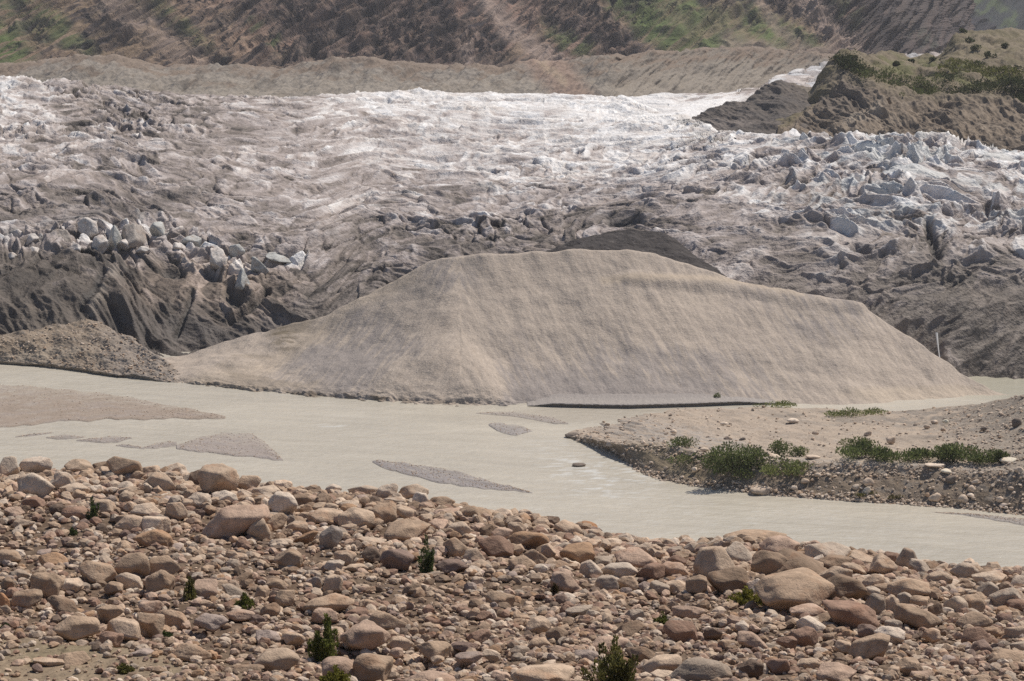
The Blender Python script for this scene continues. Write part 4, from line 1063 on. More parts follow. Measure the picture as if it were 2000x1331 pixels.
# the boulders one can pick out, crop by crop: origin, then (x, y, width, height, colour, shape[, tilt])
Z_ = 2.856
CROPS = {
    0: [(40, 145, 110, 130, "pale grey", "angular"), (205, 135, 165, 110, "whitish", "angular", 12), (200, 245, 175, 150, "pale grey", "rounded"), (445, 145, 150, 100, "pale tan", "angular"), (555, 140, 110, 60, "brown", "angular"),
        (690, 160, 185, 145, "tan", "angular", 18), (830, 170, 115, 85, "pale tan", "angular"), (980, 160, 130, 90, "cream", "angular"), (905, 230, 165, 120, "pale tan", "angular", -20), (1095, 205, 78, 95, "dark brown", "blocky"),
        (1220, 215, 205, 185, "pale tan", "angular", 10), (1390, 240, 125, 115, "pale tan", "angular"), (360, 215, 105, 110, "pale grey", "rounded"), (560, 195, 115, 75, "cream", "rounded"), (410, 265, 165, 85, "cream", "rounded"),
        (1250, 315, 145, 90, "whitish", "angular"), (1110, 330, 125, 105, "pale grey", "rounded"), (1310, 445, 360, 210, "pinkish", "angular", 16), (180, 335, 125, 75, "reddish brown", "angular"), (425, 400, 140, 85, "reddish brown", "rounded"),
        (570, 365, 130, 95, "pale tan", "angular"), (815, 380, 150, 85, "cream", "rounded"), (980, 380, 115, 105, "pale tan", "angular"), (740, 450, 185, 100, "pale tan", "rounded"), (865, 460, 155, 105, "cream", "angular"),
        (855, 535, 200, 110, "orange brown", "angular", -8), (290, 665, 155, 105, "orange brown", "blocky", 10), (545, 735, 200, 130, "tan", "angular", 6), (735, 695, 190, 150, "tan", "rounded", 20), (905, 690, 185, 130, "tan", "angular", -14),
        (895, 785, 150, 150, "tan", "rounded"), (725, 780, 140, 100, "cream", "rounded", 25), (640, 812, 110, 75, "tan", "rounded"), (1130, 830, 150, 130, "pinkish", "rounded"), (1310, 845, 150, 85, "grey", "angular", 20), (265, 800, 165, 150, "tan", "rounded"),
        (155, 880, 160, 100, "tan", "angular", 15), (395, 800, 120, 85, "cream", "rounded"), (15, 890, 70, 105, "rust orange", "rounded"), (430, 1035, 240, 140, "tan", "rounded"), (365, 905, 180, 85, "brown", "angular", 15),
        (610, 960, 140, 110, "tan", "angular"), (695, 1040, 180, 110, "pale tan", "angular", 8), (840, 1000, 175, 120, "tan", "blocky", 14), (970, 975, 155, 95, "tan", "angular", 12), (1180, 1010, 170, 110, "lavender grey", "angular"),
        (1070, 1175, 200, 110, "tan", "rounded", -10), (270, 1232, 175, 70, "pale tan", "angular"), (410, 1215, 170, 95, "tan", "angular"), (1385, 1270, 160, 65, "brown", "angular"), (845, 920, 130, 95, "pinkish", "rounded"), (1340, 965, 150, 80, "pinkish", "rounded"),
        (790, 1185, 130, 70, "lavender grey", "angular"), (620, 1100, 120, 90, "reddish brown", "rounded"), (75, 390, 110, 70, "pinkish", "rounded"), (130, 450, 110, 60, "pale tan", "angular"), (770, 230, 120, 60, "pinkish", "angular", 12),
        (530, 265, 85, 65, "whitish", "rounded"), (310, 1110, 90, 65, "pale tan", "rounded"), (1320, 640, 100, 50, "pale tan", "rounded"), (40, 640, 150, 90, "tan", "rounded"), (100, 740, 130, 70, "grey", "rounded"), (40, 800, 90, 100, "brown", "rounded"), (1330, 770, 150, 70, "brown", "angular", 20), (1240, 800, 110, 60, "tan", "rounded")],
    500: [(60, 285, 140, 90, "cream", "angular"), (155, 245, 95, 75, "cream", "rounded"), (150, 340, 150, 135, "whitish", "rounded"), (430, 262, 85, 65, "whitish", "blocky"), (600, 270, 160, 72, "pale grey", "angular"), (735, 285, 120, 105, "pale grey", "rounded", 20),
          (880, 290, 150, 115, "cream", "blocky"), (915, 330, 80, 95, "whitish", "angular"), (1090, 405, 165, 85, "pinkish", "rounded"), (560, 432, 185, 135, "pale tan", "rounded"), (710, 410, 135, 135, "tan", "rounded"), (820, 410, 115, 110, "pale tan", "angular"),
          (845, 495, 240, 120, "tan", "angular", -10), (385, 420, 175, 95, "pale tan", "rounded"), (515, 355, 105, 65, "cream", "rounded"), (415, 535, 110, 140, "bluish grey", "blocky", 12), (280, 540, 135, 72, "orange brown", "angular", 20), (225, 475, 110, 75, "pale tan", "angular"),
          (145, 565, 115, 65, "cream", "rounded"), (15, 490, 130, 150, "pale tan", "rounded"), (180, 645, 145, 110, "tan", "angular"), (100, 455, 145, 90, "tan", "angular", 20), (790, 650, 165, 115, "purple brown", "angular", 8), (500, 645, 110, 90, "pale tan", "rounded"),
          (1115, 590, 135, 120, "tan", "angular"), (1090, 690, 155, 90, "purple brown", "rounded"), (1215, 640, 115, 95, "pale tan", "rounded"), (1340, 585, 190, 130, "reddish brown", "blocky", 14), (1130, 490, 125, 95, "cream", "rounded"), (1370, 520, 110, 85, "pinkish", "rounded"),
          (1258, 690, 110, 70, "pale tan", "rounded"), (1375, 410, 115, 85, "cream", "angular"), (400, 905, 250, 115, "tan", "rounded", -12), (165, 885, 110, 125, "tan", "rounded", 10), (80, 945, 105, 90, "brown", "rounded"), (590, 1090, 280, 185, "pinkish", "rounded", 14),
          (720, 1010, 190, 145, "tan", "angular", 10), (460, 1270, 195, 150, "pinkish", "rounded"), (655, 1265, 210, 165, "tan", "rounded"), (115, 1215, 230, 135, "pale tan", "rounded"), (1000, 1160, 185, 105, "tan", "angular", -12), (810, 1120, 135, 80, "pale tan", "angular", -14),
          (1190, 1210, 140, 90, "lavender grey", "angular"), (1310, 1190, 105, 75, "cream", "angular"), (1360, 885, 150, 100, "tan", "rounded"), (1250, 970, 130, 65, "reddish brown", "angular"), (970, 1315, 260, 90, "pinkish", "rounded"), (1160, 1140, 135, 60, "purple brown", "angular"),
          (65, 1090, 140, 80, "lavender grey", "angular"), (210, 1100, 120, 85, "pale tan", "angular"), (340, 790, 60, 80, "bluish grey", "angular"), (430, 790, 100, 110, "pale tan", "angular"), (120, 790, 110, 70, "tan", "rounded"), (30, 850, 80, 100, "tan", "rounded"),
          (560, 700, 120, 55, "pale tan", "rounded"), (640, 550, 150, 50, "cream", "rounded"), (1240, 1090, 130, 80, "reddish brown", "angular", 10), (630, 905, 100, 65, "tan", "rounded"), (380, 965, 130, 80, "pinkish", "angular"), (560, 950, 110, 60, "reddish brown", "angular")],
    1000: [(75, 410, 85, 75, "cream", "angular"), (30, 490, 95, 90, "pale tan", "rounded"), (95, 553, 210, 115, "orange brown", "angular", -6), (310, 488, 145, 95, "pale tan", "angular", 14), (430, 475, 115, 70, "rust orange", "rounded", 16), (468, 518, 85, 70, "cream", "rounded"),
           (130, 650, 105, 110, "tan", "rounded"), (60, 690, 145, 120, "tan", "rounded"), (360, 625, 175, 125, "orange brown", "rounded", 8), (430, 575, 130, 80, "cream", "rounded", 18), (690, 645, 215, 110, "pinkish", "rounded", 6), (600, 715, 180, 100, "whitish", "rounded"),
           (770, 730, 155, 110, "reddish brown", "angular", 20), (895, 720, 165, 115, "pinkish", "rounded", 10), (645, 790, 110, 90, "tan", "rounded"), (530, 790, 120, 90, "grey", "angular"), (300, 780, 155, 110, "pinkish", "angular", 24), (440, 710, 115, 105, "pale grey", "angular"),
           (1150, 690, 195, 175, "pale tan", "angular", 16), (1260, 640, 135, 125, "pale grey", "angular", 16), (1225, 780, 195, 140, "brown", "rounded", -8), (1330, 540, 270, 90, "tan", "angular", -12), (985, 950, 165, 85, "pinkish", "rounded"), (940, 1060, 180, 140, "reddish brown", "blocky", 8),
           (660, 1045, 155, 90, "brown", "angular", 8), (550, 1130, 200, 110, "pinkish", "rounded"), (720, 1180, 160, 105, "brown", "angular", -16), (830, 1245, 200, 120, "pale tan", "angular", -6), (1045, 1275, 320, 160, "grey", "rounded", 8), (180, 1305, 320, 150, "pale tan", "rounded"),
           (420, 1200, 130, 90, "lavender grey", "rounded"), (250, 1075, 115, 105, "brown", "rounded"), (150, 1020, 125, 95, "pale tan", "angular", 20), (1330, 1270, 125, 120, "dark brown", "rounded"), (1340, 1110, 155, 100, "pinkish", "rounded", 10), (680, 970, 105, 80, "grey", "angular"),
           (820, 810, 115, 80, "grey", "blocky"), (205, 610, 80, 90, "pale tan", "rounded"), (290, 590, 110, 70, "pale grey", "angular"), (830, 560, 150, 60, "cream", "rounded"), (560, 560, 100, 55, "cream", "rounded"), (935, 810, 140, 80, "pale tan", "angular"), (1040, 810, 100, 100, "tan", "angular", 30),
           (920, 660, 120, 70, "reddish brown", "angular"), (1120, 1070, 100, 80, "dark brown", "angular"), (40, 1165, 100, 70, "grey", "rounded"), (150, 1130, 120, 90, "tan", "rounded"), (270, 1180, 110, 90, "pinkish", "angular"), (1200, 1130, 110, 70, "tan", "rounded"), (1290, 1030, 80, 70, "whitish", "angular"),
           (150, 480, 100, 55, "pale tan", "rounded"), (600, 610, 90, 60, "cream", "rounded"), (500, 660, 120, 65, "grey", "rounded"), (850, 640, 60, 55, "cream", "rounded"), (1370, 820, 90, 90, "whitish", "angular")],
    1500: [(55, 590, 165, 110, "pinkish", "rounded"), (30, 690, 180, 140, "brown", "rounded"), (175, 700, 270, 135, "brown", "rounded", -14), (145, 835, 330, 185, "tan", "blocky", -3), (340, 620, 210, 110, "pale grey", "blocky", -5), (370, 680, 145, 80, "brown", "rounded"), (370, 752, 145, 100, "pale tan", "rounded"),
           (420, 815, 165, 130, "brown", "rounded", -10), (515, 650, 130, 75, "pale tan", "angular", 16), (640, 690, 130, 130, "pale tan", "angular", 18), (775, 650, 112, 120, "grey", "rounded"), (690, 650, 95, 80, "reddish brown", "angular"), (770, 810, 235, 130, "tan", "angular"), (855, 700, 130, 85, "pale grey", "angular", 26),
           (945, 775, 145, 115, "pale tan", "rounded", 16), (1095, 720, 130, 105, "pale grey", "rounded"), (1240, 765, 175, 85, "cream", "angular", 8), (1250, 722, 105, 60, "dark brown", "angular"), (1220, 830, 115, 110, "grey", "angular"), (1330, 870, 180, 125, "pale grey", "angular", 8), (1395, 790, 110, 100, "pale grey", "rounded"),
           (590, 790, 115, 110, "pale tan", "rounded"), (685, 910, 95, 120, "pale tan", "rounded"), (775, 880, 95, 90, "grey", "rounded"), (850, 895, 115, 85, "tan", "rounded"), (830, 980, 235, 130, "tan", "rounded", 10), (1045, 925, 125, 140, "cream", "angular"), (1130, 910, 150, 130, "tan", "rounded"), (940, 950, 90, 110, "brown", "rounded"),
           (455, 965, 235, 140, "reddish brown", "rounded", 8), (605, 910, 110, 125, "grey", "rounded", 14), (680, 1075, 155, 105, "whitish", "rounded", 12), (1150, 1000, 180, 110, "tan", "rounded", -10), (1165, 1085, 155, 110, "reddish brown", "rounded"), (1190, 1155, 120, 100, "purple brown", "rounded"), (240, 1020, 150, 90, "whitish", "rounded", 16),
           (200, 1085, 145, 115, "reddish brown", "blocky"), (575, 1165, 240, 160, "tan", "angular", 30), (790, 1255, 130, 110, "tan", "angular", 8), (1320, 1210, 200, 120, "tan", "rounded"), (55, 1260, 120, 110, "reddish brown", "angular"), (380, 1290, 210, 115, "pinkish", "angular"), (225, 1240, 130, 80, "pale tan", "rounded"), (560, 1055, 115, 90, "purple brown", "rounded"),
           (1390, 1070, 125, 90, "pale tan", "rounded"), (230, 945, 170, 85, "pinkish", "rounded"), (105, 1120, 105, 80, "reddish brown", "angular"), (330, 985, 130, 60, "brown", "angular", 12), (570, 840, 100, 80, "pale grey", "angular"), (640, 1140, 110, 60, "pale grey", "angular"), (870, 1300, 130, 70, "pinkish", "rounded"), (1250, 1060, 100, 70, "tan", "rounded"), (420, 1150, 90, 80, "pale tan", "angular"),
           (1100, 1240, 110, 70, "reddish brown", "angular"), (985, 1290, 100, 60, "tan", "rounded"), (1310, 990, 110, 80, "purple brown", "rounded"), (1390, 910, 120, 75, "reddish brown", "rounded"), (910, 1075, 100, 80, "pale tan", "rounded")],
}
for x0, rows in CROPS.items():
    for r in rows:
        cx_, cy_ = x0 + r[0] / Z_, 865 + r[1] / Z_
        big_ = 1.22 if 1360 < cx_ < 1690 and cy_ < 1215 else 1.0
        boulder(cx_, cy_, r[2] / Z_ * big_, r[3] / Z_ * big_, r[4], r[5], r[6] if len(r) > 6 else 0)
NAMED = len(BOULDERS)
_rp = sorted(RIDGE)


def ridge_py(px):
    return np.interp(px, _rp, [RIDGE[k][0] for k in _rp])


def free(cx, cy, w, h, lim=.55):
    for (a, b, c, d) in TAKEN:
        if abs(cx - a) < (w + c) / 2 * lim and abs(cy - b) < (h + d) / 2 * lim:
            return False
    return True


FILL = ["tan"] * 5 + ["pale tan"] * 4 + ["pinkish"] * 4 + ["brown"] * 3 + ["reddish brown"] * 3 + ["grey"] * 2 + ["pale grey"] * 2 + ["cream"] * 2 + ["lavender grey", "purple brown", "orange brown", "dark brown", "whitish"]
_r = np.random.default_rng(31)
tries = 0
while len(BOULDERS) < 298 and tries < 60000:
    tries += 1
    px = _r.uniform(-10, 2010)
    rp = ridge_py(px)
    py = rp + (1345 - rp) * _r.random() ** 1.1 if _r.random() < .55 else rp + 55 * _r.random()
    ww = 24 + 26 * _r.random() ** 2
    hh = ww * _r.uniform(.55, .8)
    if py > 1235 + (px < 480) * -20 and px < 480 and _r.random() < .7:
        continue
    if free(px, py - hh * .3, ww, hh, .62):
        boulder(px, py - hh * .3, ww, hh, FILL[int(_r.integers(len(FILL)))], "rounded" if _r.random() < .6 else "angular", _r.uniform(-14, 14), _r)


# the smaller stones between them, past counting
def scatter(name, L, spots, sizes, subs, mat, palette, seed, sink=.25, shapes=8, v1=4.0):
    """One mesh of many small stones lying on sheet L at spots [(px, py)]."""
    r = np.random.default_rng(seed)
    sh = {s_: [rock_shape(seed * 31 + i, s_, planes=(12, 14, 11)[i % 3], k=(16, 30, 50)[i % 3], rough=.05, spread=.42) for i in range(shapes)] for s_ in set(subs)}
    VV, FF, CC = [], [], []; off = 0
    pal = [np.array(COLOURS[c]) for c in palette]
    for (px, py), w_, sb in zip(spots, sizes, subs):
        j = int(np.clip(np.searchsorted(L.px[0], px), 0, L.nu - 1))
        i = _col(L, j, py, v1)
        Y, Zg, X = L.Y[i, j], L.Z[i, j], L.X[i, j]
        W = w_ * Y / FPX
        P, F = sh[sb][int(r.integers(shapes))]
        sc = np.array((W / 2, W / 2 * r.uniform(.6, 1), W / 2 * r.uniform(.45, .8)))
        a = r.uniform(0, 6.28); ti = r.uniform(-.4, .4)
        c_, s_ = math.cos(a), math.sin(a); ct, st_ = math.cos(ti), math.sin(ti)
        R = np.array([[c_, -s_, 0], [s_, c_, 0], [0, 0, 1]]) @ np.array([[ct, 0, st_], [0, 1, 0], [-st_, 0, ct]])
        VV.append((P * sc) @ R.T + (X + r.uniform(-.3, .3) * W, Y + r.uniform(-.4, .4) * W, Zg + sc[2] * (1 - 2 * sink)))
        FF.append(F + off); off += len(P)
        CC.append(np.repeat((pal[int(r.integers(len(pal)))] * r.uniform(.82, 1.15))[None], len(P), 0))
    o = mesh_from(name, np.vstack(VV), np.vstack(FF), mat, np.vstack(CC), smooth=False)
    o["kind"] = 'stuff'
    return o


_cols = {}


def _col(L, j, py, v1=4.0):
    key = (id(L), j, v1)
    if key not in _cols:
        ok = np.nonzero((L.v[:, j] >= .8) & (L.v[:, j] <= v1))[0]
        y = np.minimum.accumulate(L.py[ok, j])
        _cols[key] = (ok, -y)
    ok, y = _cols[key]
    return ok[min(int(np.searchsorted(y, -py)), len(ok) - 1)]


def cobbles():
    r = np.random.default_rng(41)
    spots, sizes, subs = [], [], []
    while len(spots) < 31000:
        px = r.uniform(-480, 2480); rp = ridge_py(px)
        py = rp - 3 + (1400 - rp) * r.random()
        bare = math.exp(-(((px - 120) / 300) ** 2 + ((py - 1300) / 48) ** 2))
        if r.random() < bare * .86:
            continue
        clump = float(fbm(np.array([px / 120]), np.array([py / 45]), 2, 71)[0])
        edge = math.exp(-((py - rp) / 45) ** 2)
        w_ = 5.5 + 6 * r.random() + (r.random() < .68 + .3 * clump + .3 * edge) * (22 + 10 * edge) * r.random() ** 1.5
        spots.append((px, py)); sizes.append(w_); subs.append(2 if w_ > 13 else 1)
    scatter("cobbles", TERR, spots, sizes, subs, M_COBBLE, FILL, 43, sink=.2)
    spots, sizes = [], []
    while len(spots) < 1650:
        px = r.uniform(-480, 2480); rp = ridge_py(px); py = rp + 4 + 75 * r.random() ** 1.4
        spots.append((px, py)); sizes.append(17 + 20 * r.random() ** 1.6)
    scatter("cobbles", TERR, spots, sizes, [3 if q > 26 else 2 for q in sizes], M_COBBLE, ["tan"] * 4 + ["pale tan"] * 4 + ["pinkish"] * 2 + ["cream", "brown", "brown", "grey", "pale grey", "reddish brown"], 49, sink=.06)
    spots = []; sizes = []
    while len(spots) < 6600:
        px = r.uniform(-250, 2250); rp = ridge_py(px); py = rp + 20 + (1380 - rp) * r.random() ** .7
        spots.append((px, py)); sizes.append(2.2 + 2.6 * r.random())
    scatter("pebbles", TERR, spots, sizes, [1] * len(spots), M_COBBLE, FILL, 47, sink=.15, shapes=5)


cobbles()

# ------------------------------------------------------------------ plants
def leaf_mat(name, c, c2, sc=1.5, rough=.8):
    m = bpy.data.materials.new(name); m.use_nodes = True
    t = m.node_tree; b = t.nodes["Principled BSDF"]
    b.inputs["Roughness"].default_value = rough; b.inputs["Specular IOR Level"].default_value = .2
    a = N(t, "ShaderNodeAttribute", attribute_name="col")
    t.links.new(a.outputs["Color"], b.inputs["Base Color"])
    tr = N(t, "ShaderNodeBsdfTranslucent"); mxs = N(t, "ShaderNodeMixShader"); mxs.inputs[0].default_value = .4
    t.links.new(a.outputs["Color"], tr.inputs[0]); t.links.new(b.outputs[0], mxs.inputs[1]); t.links.new(tr.outputs[0], mxs.inputs[2])
    t.links.new(mxs.outputs[0], t.nodes["Material Output"].inputs[0])
    return m


M_LEAF = leaf_mat("leaves", 0, 0)
M_WOOD = bpy.data.materials.new("shrub wood"); M_WOOD.use_nodes = True
M_WOOD.node_tree.nodes["Principled BSDF"].inputs["Base Color"].default_value = (.10, .07, .05, 1)
M_WOOD.node_tree.nodes["Principled BSDF"].inputs["Roughness"].default_value = .9


def blades(P, Dv, ln, wd, r):
    """Thin pointed leaves at P along Dv: arrays (n,3), length and width arrays."""
    n = len(P)
    side = np.cross(Dv, r.normal(size=(n, 3))); side /= np.linalg.norm(side, axis=1, keepdims=True) + 1e-9
    V = np.stack([P - side * wd[:, None] * .35, P + Dv * ln[:, None] * .55 - side * wd[:, None] * .5, P + Dv * ln[:, None], P + Dv * ln[:, None] * .5 + side * wd[:, None] * .5], 1).reshape(-1, 3)
    F = np.arange(4 * n).reshape(n, 4)
    return V, F


def wood(name, segs, parent):
    VV, FF = [], []; off = 0
    for a, b, r0, r1 in segs:
        a = np.array(a, float); b = np.array(b, float)
        d = b - a; d /= np.linalg.norm(d) + 1e-9
        s_ = np.cross(d, (.3, .5, .8)); s_ /= np.linalg.norm(s_); t_ = np.cross(d, s_)
        ring = [(math.cos(q) * s_ + math.sin(q) * t_) for q in np.arange(6) * math.pi / 3]
        VV.append(np.array([a + q * r0 for q in ring] + [b + q * r1 for q in ring]))
        FF.append(np.array([[i, (i + 1) % 6, 6 + (i + 1) % 6, 6 + i] for i in range(6)]) + off); off += 12
    return mesh_from(name, np.vstack(VV), np.vstack(FF), M_WOOD, parent=parent)


def empty(name, loc, label, cat, group=None):
    o = bpy.data.objects.new(name, None); o.empty_display_size = .3
    o.location = loc; o["label"] = label; o["category"] = cat
    if group:
        o["group"] = group
    COL.objects.link(o)
    return o


def juniper(px, py_base, w, h, label, tint, seed, dens=1.0):
    """Upright bush of many feathery spires; (px, py_base) is where it meets the stones."""
    r = np.random.default_rng(seed)
    Y, Z = surf(TERR, px, py_base, .8, 4.0)
    k = Y / FPX
    W, H = w * k, h * k * 1.06
    root = empty("juniper_shrub", (u_of(px, py_base) * Y, Y, Z - .05), label, "shrub", "junipers growing among the boulders")
    ns = max(5, int(10 * (w / h + .35) * dens + 4))
    PV, DV, LN, CW = [], [], [], []
    segs = [((0, 0, -.1), (0, 0, H * .35), .035, .02)]
    for i in range(ns):
        ph = r.uniform(0, 6.28); rr_ = math.sqrt(r.random()) if i else 0
        bx, by = math.cos(ph) * rr_ * W * .42, math.sin(ph) * rr_ * W * .36
        hh = H * (1 - .55 * rr_ ** 1.3) * r.uniform(.72, 1.0) if i else H
        lx, ly = bx * .35 + r.normal() * .05 * H, by * .35 + r.normal() * .05 * H
        segs.append(((bx * .3, by * .3, 0), (bx + lx * .8, by + ly * .8, hh * .8), .018, .006))
        m = int(150 * dens * (.5 + hh))
        t_ = r.random(m) ** .8
        rad = (W * .12 + .04) * (1 - t_) ** .7 * (.35 + .65 * np.minimum(1, t_ * 5)) + .012
        q = r.uniform(0, 6.28, m)
        P = np.stack([bx + lx * t_ + np.cos(q) * rad * r.random(m) ** .5, by + ly * t_ + np.sin(q) * rad * r.random(m) ** .5, hh * (.02 + .98 * t_)], 1)
        D = np.stack([np.cos(q) * .55, np.sin(q) * .55, np.ones(m) * 1.0], 1) + r.normal(size=(m, 3)) * .2
        D /= np.linalg.norm(D, axis=1, keepdims=True)
        PV.append(P); DV.append(D); LN.append(r.uniform(.05, .11, m) * (.7 + .3 * H)); CW.append(np.full(m, r.uniform(.75, 1.25)))
    P, D, ln, cw = map(np.concatenate, (PV, DV, LN, CW))
    V, F = blades(P, D, ln, ln * .42, r)
    c = np.array(tint) * (cw * r.uniform(.7, 1.3, len(P)))[:, None]
    mesh_from("foliage", V, F, M_LEAF, np.repeat(c, 4, 0), parent=root)
    wood("stem", segs, root)
    return root


GREEN, DEEP, YEL, OLV = (.135, .15, .04), (.09, .115, .045), (.21, .20, .045), (.155, .145, .05)
SHRUBS = [(642, 1284, 74, 92, "broad spiky green juniper against the wide pinkish slab", GREEN, "broad spiky juniper"),
          (1200, 1352, 120, 105, "tall yellow green juniper in the nearest row of stones", OLV, "tall yellow green juniper"),
          (833, 1122, 24, 80, "slim dark green juniper standing like a column", DEEP, "slim column juniper"),
          (481, 1198, 38, 36, "low round green juniper beside a lavender grey stone", GREEN, "low round juniper"),
          (372, 1184, 30, 48, "small ragged juniper with a bare brown tip by a pinkish boulder", OLV, "ragged brown tipped juniper"),
          (183, 1020, 22, 46, "thin young juniper below the left end of the ridge", DEEP, "thin young juniper"),
          (1458, 1186, 66, 36, "low bright yellow green juniper under the big blocky boulder", YEL, "low bright yellow juniper"),
          (1291, 1232, 26, 30, "tiny green juniper left of a reddish brown block", GREEN, "tiny juniper by the reddish block"),
          (657, 1345, 50, 42, "yellowish juniper between two large stones below the broad juniper", YEL, "yellowish juniper"),
          (10, 1228, 20, 18, "tiny round juniper below the orange stone", DEEP, "tiny round juniper"),
          (1084, 1160, 22, 30, "half dry brown juniper in the shade of ridge boulders", (.085, .062, .028), "half dry juniper"),
          (322, 1236, 28, 15, "flat green juniper mat behind the cracked tan block", DEEP, "flat juniper mat"),
          (242, 1322, 32, 20, "sparse olive juniper on the bare gravelly dirt", OLV, "sparse olive juniper"),
          (140, 1040, 20, 14, "low dark juniper tuft among reddish cobbles", DEEP, "low dark juniper tuft")]
for i, s_ in enumerate(SHRUBS):
    juniper(s_[0], s_[1], s_[2], s_[3], s_[4], s_[5], 500 + i, 1.0 if s_[2] > 30 else .8)


def leafy(name, L, px, py, w, h, label, cat, group, tint, seed, n, upright=.4, leaf=.2, lumps=7, v1=6.0, stems=True, v0=.8):
    """Loose leafy bush: leaves gathered round several lumps on a few stems."""
    r = np.random.default_rng(seed)
    Y, Z = surf(L, px, py, v0, v1)
    k = Y / FPX
    W, H = w * k * (1.4 if name == 'bush' else 1.0), h * k * (1.02 if name == 'bush' else .8)
    root = empty(name, (u_of(px, py) * Y, Y + W * .12, Z), label, cat, group)
    PV, DV, CV = [], [], []
    segs = []
    for i in range(lumps):
        x = r.uniform(-.42, .42) * W; y = r.uniform(-.22, .22) * W
        top = H * (1 - (abs(x) / (W * .55)) ** 1.6 * .65) * r.uniform(.65, 1)
        z = top * .55
        m = n // lumps
        q = r.normal(size=(m, 3)); q /= np.linalg.norm(q, axis=1, keepdims=True)
        rad = r.random(m) ** .4
        P = q * rad[:, None] * np.array((W / lumps ** .55 * .6, W / lumps ** .55 * .45, top * .5)) + (x, y, z)
        P[:, 2] = np.maximum(P[:, 2], -.05)
        D = q * (1 - upright) + np.array((0, 0, upright)) + r.normal(size=(m, 3)) * .35
        D /= np.linalg.norm(D, axis=1, keepdims=True)
        PV.append(P); DV.append(D); CV.append(np.full(m, r.uniform(.75, 1.25)))
        segs.append(((x * .08, y * .08, -.25), (x * .8, y * .8, top * .7), .05 * H / 2, .02 * H / 2))
    P, D, cv = map(np.concatenate, (PV, DV, CV))
    ln = r.uniform(.6, 1.4, len(P)) * leaf
    V, F = blades(P, D, ln, ln * .5, r)
    c = np.array(tint) * (cv * r.uniform(.65, 1.35, len(P)))[:, None]
    mesh_from("foliage", V, F, M_LEAF, np.repeat(c, 4, 0), parent=root)
    if stems:
        wood("stem", segs, root)
    return root


BG = "green bushes on the far river bank"
BUSH, REED = (.135, .16, .06), (.18, .20, .075)
for i, b_ in enumerate([
        ("bush", 1448, 928, 130, 66, "tallest dark green bush on the crest of the far bank", BUSH, 5200, .25, .32, 11),
        ("bush", 1368, 912, 84, 30, "low spreading green bush left of the tallest bank bush", BUSH, 1700, .35, .26, 7),
        ("bush", 1544, 932, 86, 36, "reedy light green bush sloping down right of the tallest bank bush", REED, 1900, .7, .34, 8),
        ("bush", 1450, 935, 60, 22, "shaded green undergrowth bush at the foot of the tallest bank bush", BUSH, 700, .3, .26, 4),
        ("bush", 1342, 877, 52, 20, "small flat green bush on the gravel behind the bank crest", BUSH, 800, .4, .26, 5),
        ("bush", 1524, 892, 42, 34, "round green bush standing alone on the sand", BUSH, 1100, .3, .26, 5),
        ("bush", 1567, 891, 26, 25, "smaller round bush beside the lone round bush on sand", BUSH, 600, .3, .24, 4),
        ("bush", 1673, 876, 40, 24, "little green dome bush behind the long reedy strip", REED, 700, .3, .24, 4),
        ("bush", 1690, 901, 100, 34, "left half of the long reedy strip of bushes on the bank crest", BUSH, 2300, .7, .34, 9),
        ("bush", 1765, 903, 100, 27, "right half of the long reedy strip of bushes on the bank crest", BUSH, 1900, .7, .32, 9),
        ("bush", 1870, 903, 70, 38, "dense dark bush clump near the right end of the bank", BUSH, 2300, .55, .34, 8),
        ("bush", 1930, 904, 60, 28, "lower bush joined to the dense clump near a flat pale rock", BUSH, 1200, .6, .32, 6),
        ("bush", 1956, 903, 16, 32, "narrow upright bush by the flat pale rock", BUSH, 500, .6, .28, 3),
        ("bush", 1675, 814, 84, 15, "flat green bush strip at the back edge of the sand", REED, 1400, .6, .26, 9),
        ("bush", 1512, 797, 66, 10, "thin grassy bush line at the end of the gravel shelf", REED, 800, .6, .24, 8),
        ("bush", 1404, 783, 12, 13, "tiny dark bush on the gravel shelf below the pale hill", BUSH, 200, .4, .22, 3),
        ("bush", 1694, 974, 26, 10, "tiny yellowish grass bush on the brown bank slope under a pale rock", (.14, .13, .04), 260, .7, .24, 4),
        ("bush", 1752, 976, 24, 10, "tiny dry grass bush low on the bare brown slope", (.15, .13, .06), 240, .7, .24, 4),
]):
    name, px, py, w_, h_, lab, tint, n, up, lf, lu = b_
    leafy(name, MOUND if i == 15 else BANK, px, py, w_, h_, lab, "bush", BG, tint, 700 + i, n, up, lf, lu)

HG = "shrubs on the moraine hill"
for i, (px, py, w_, h_, lab) in enumerate([(1893, 84, 18, 14, "dark round shrub high on the hill's bare upper slope"), (1906, 102, 16, 14, "dark shrub just below the highest round shrub"), (1934, 118, 20, 20, "bushy dark shrub in the middle of the hill's grassy slope"),
                                           (1907, 186, 22, 26, "dark shrub on the sandy spur of the hill"), (1974, 176, 14, 14, "small shrub at the upper edge of the sandy spur"), (1965, 98, 14, 12, "small shrub on the pale upper slope of the hill"),
                                           (1912, 126, 26, 14, "low dark shrub on a grassy shelf of the hill"), (1985, 135, 22, 20, "dark shrub above the green thicket on the hill"), (1750, 128, 12, 10, "small shrub alone on the hill's pale saddle"),
                                           (1780, 120, 14, 10, "low shrub on the hill's saddle beside the ice"), (1822, 122, 12, 9, "tiny shrub at the foot of the hill's upper step"), (1660, 122, 26, 14, "dark shrub on the very brow of the steep face"),
                                           (1640, 122, 24, 13, "dark shrub overhanging the steep shaded face"), (1690, 140, 26, 16, "dense dark shrub just behind the brow"), (1880, 66, 12, 8, "tiny shrub on the skyline edge of the hill")]):
    leafy("hill_shrub", HILL, px, py, w_, h_, lab, "shrub", HG, (.062, .075, .035), 800 + i, 260, .3, .55, 4, 5.0, stems=True)


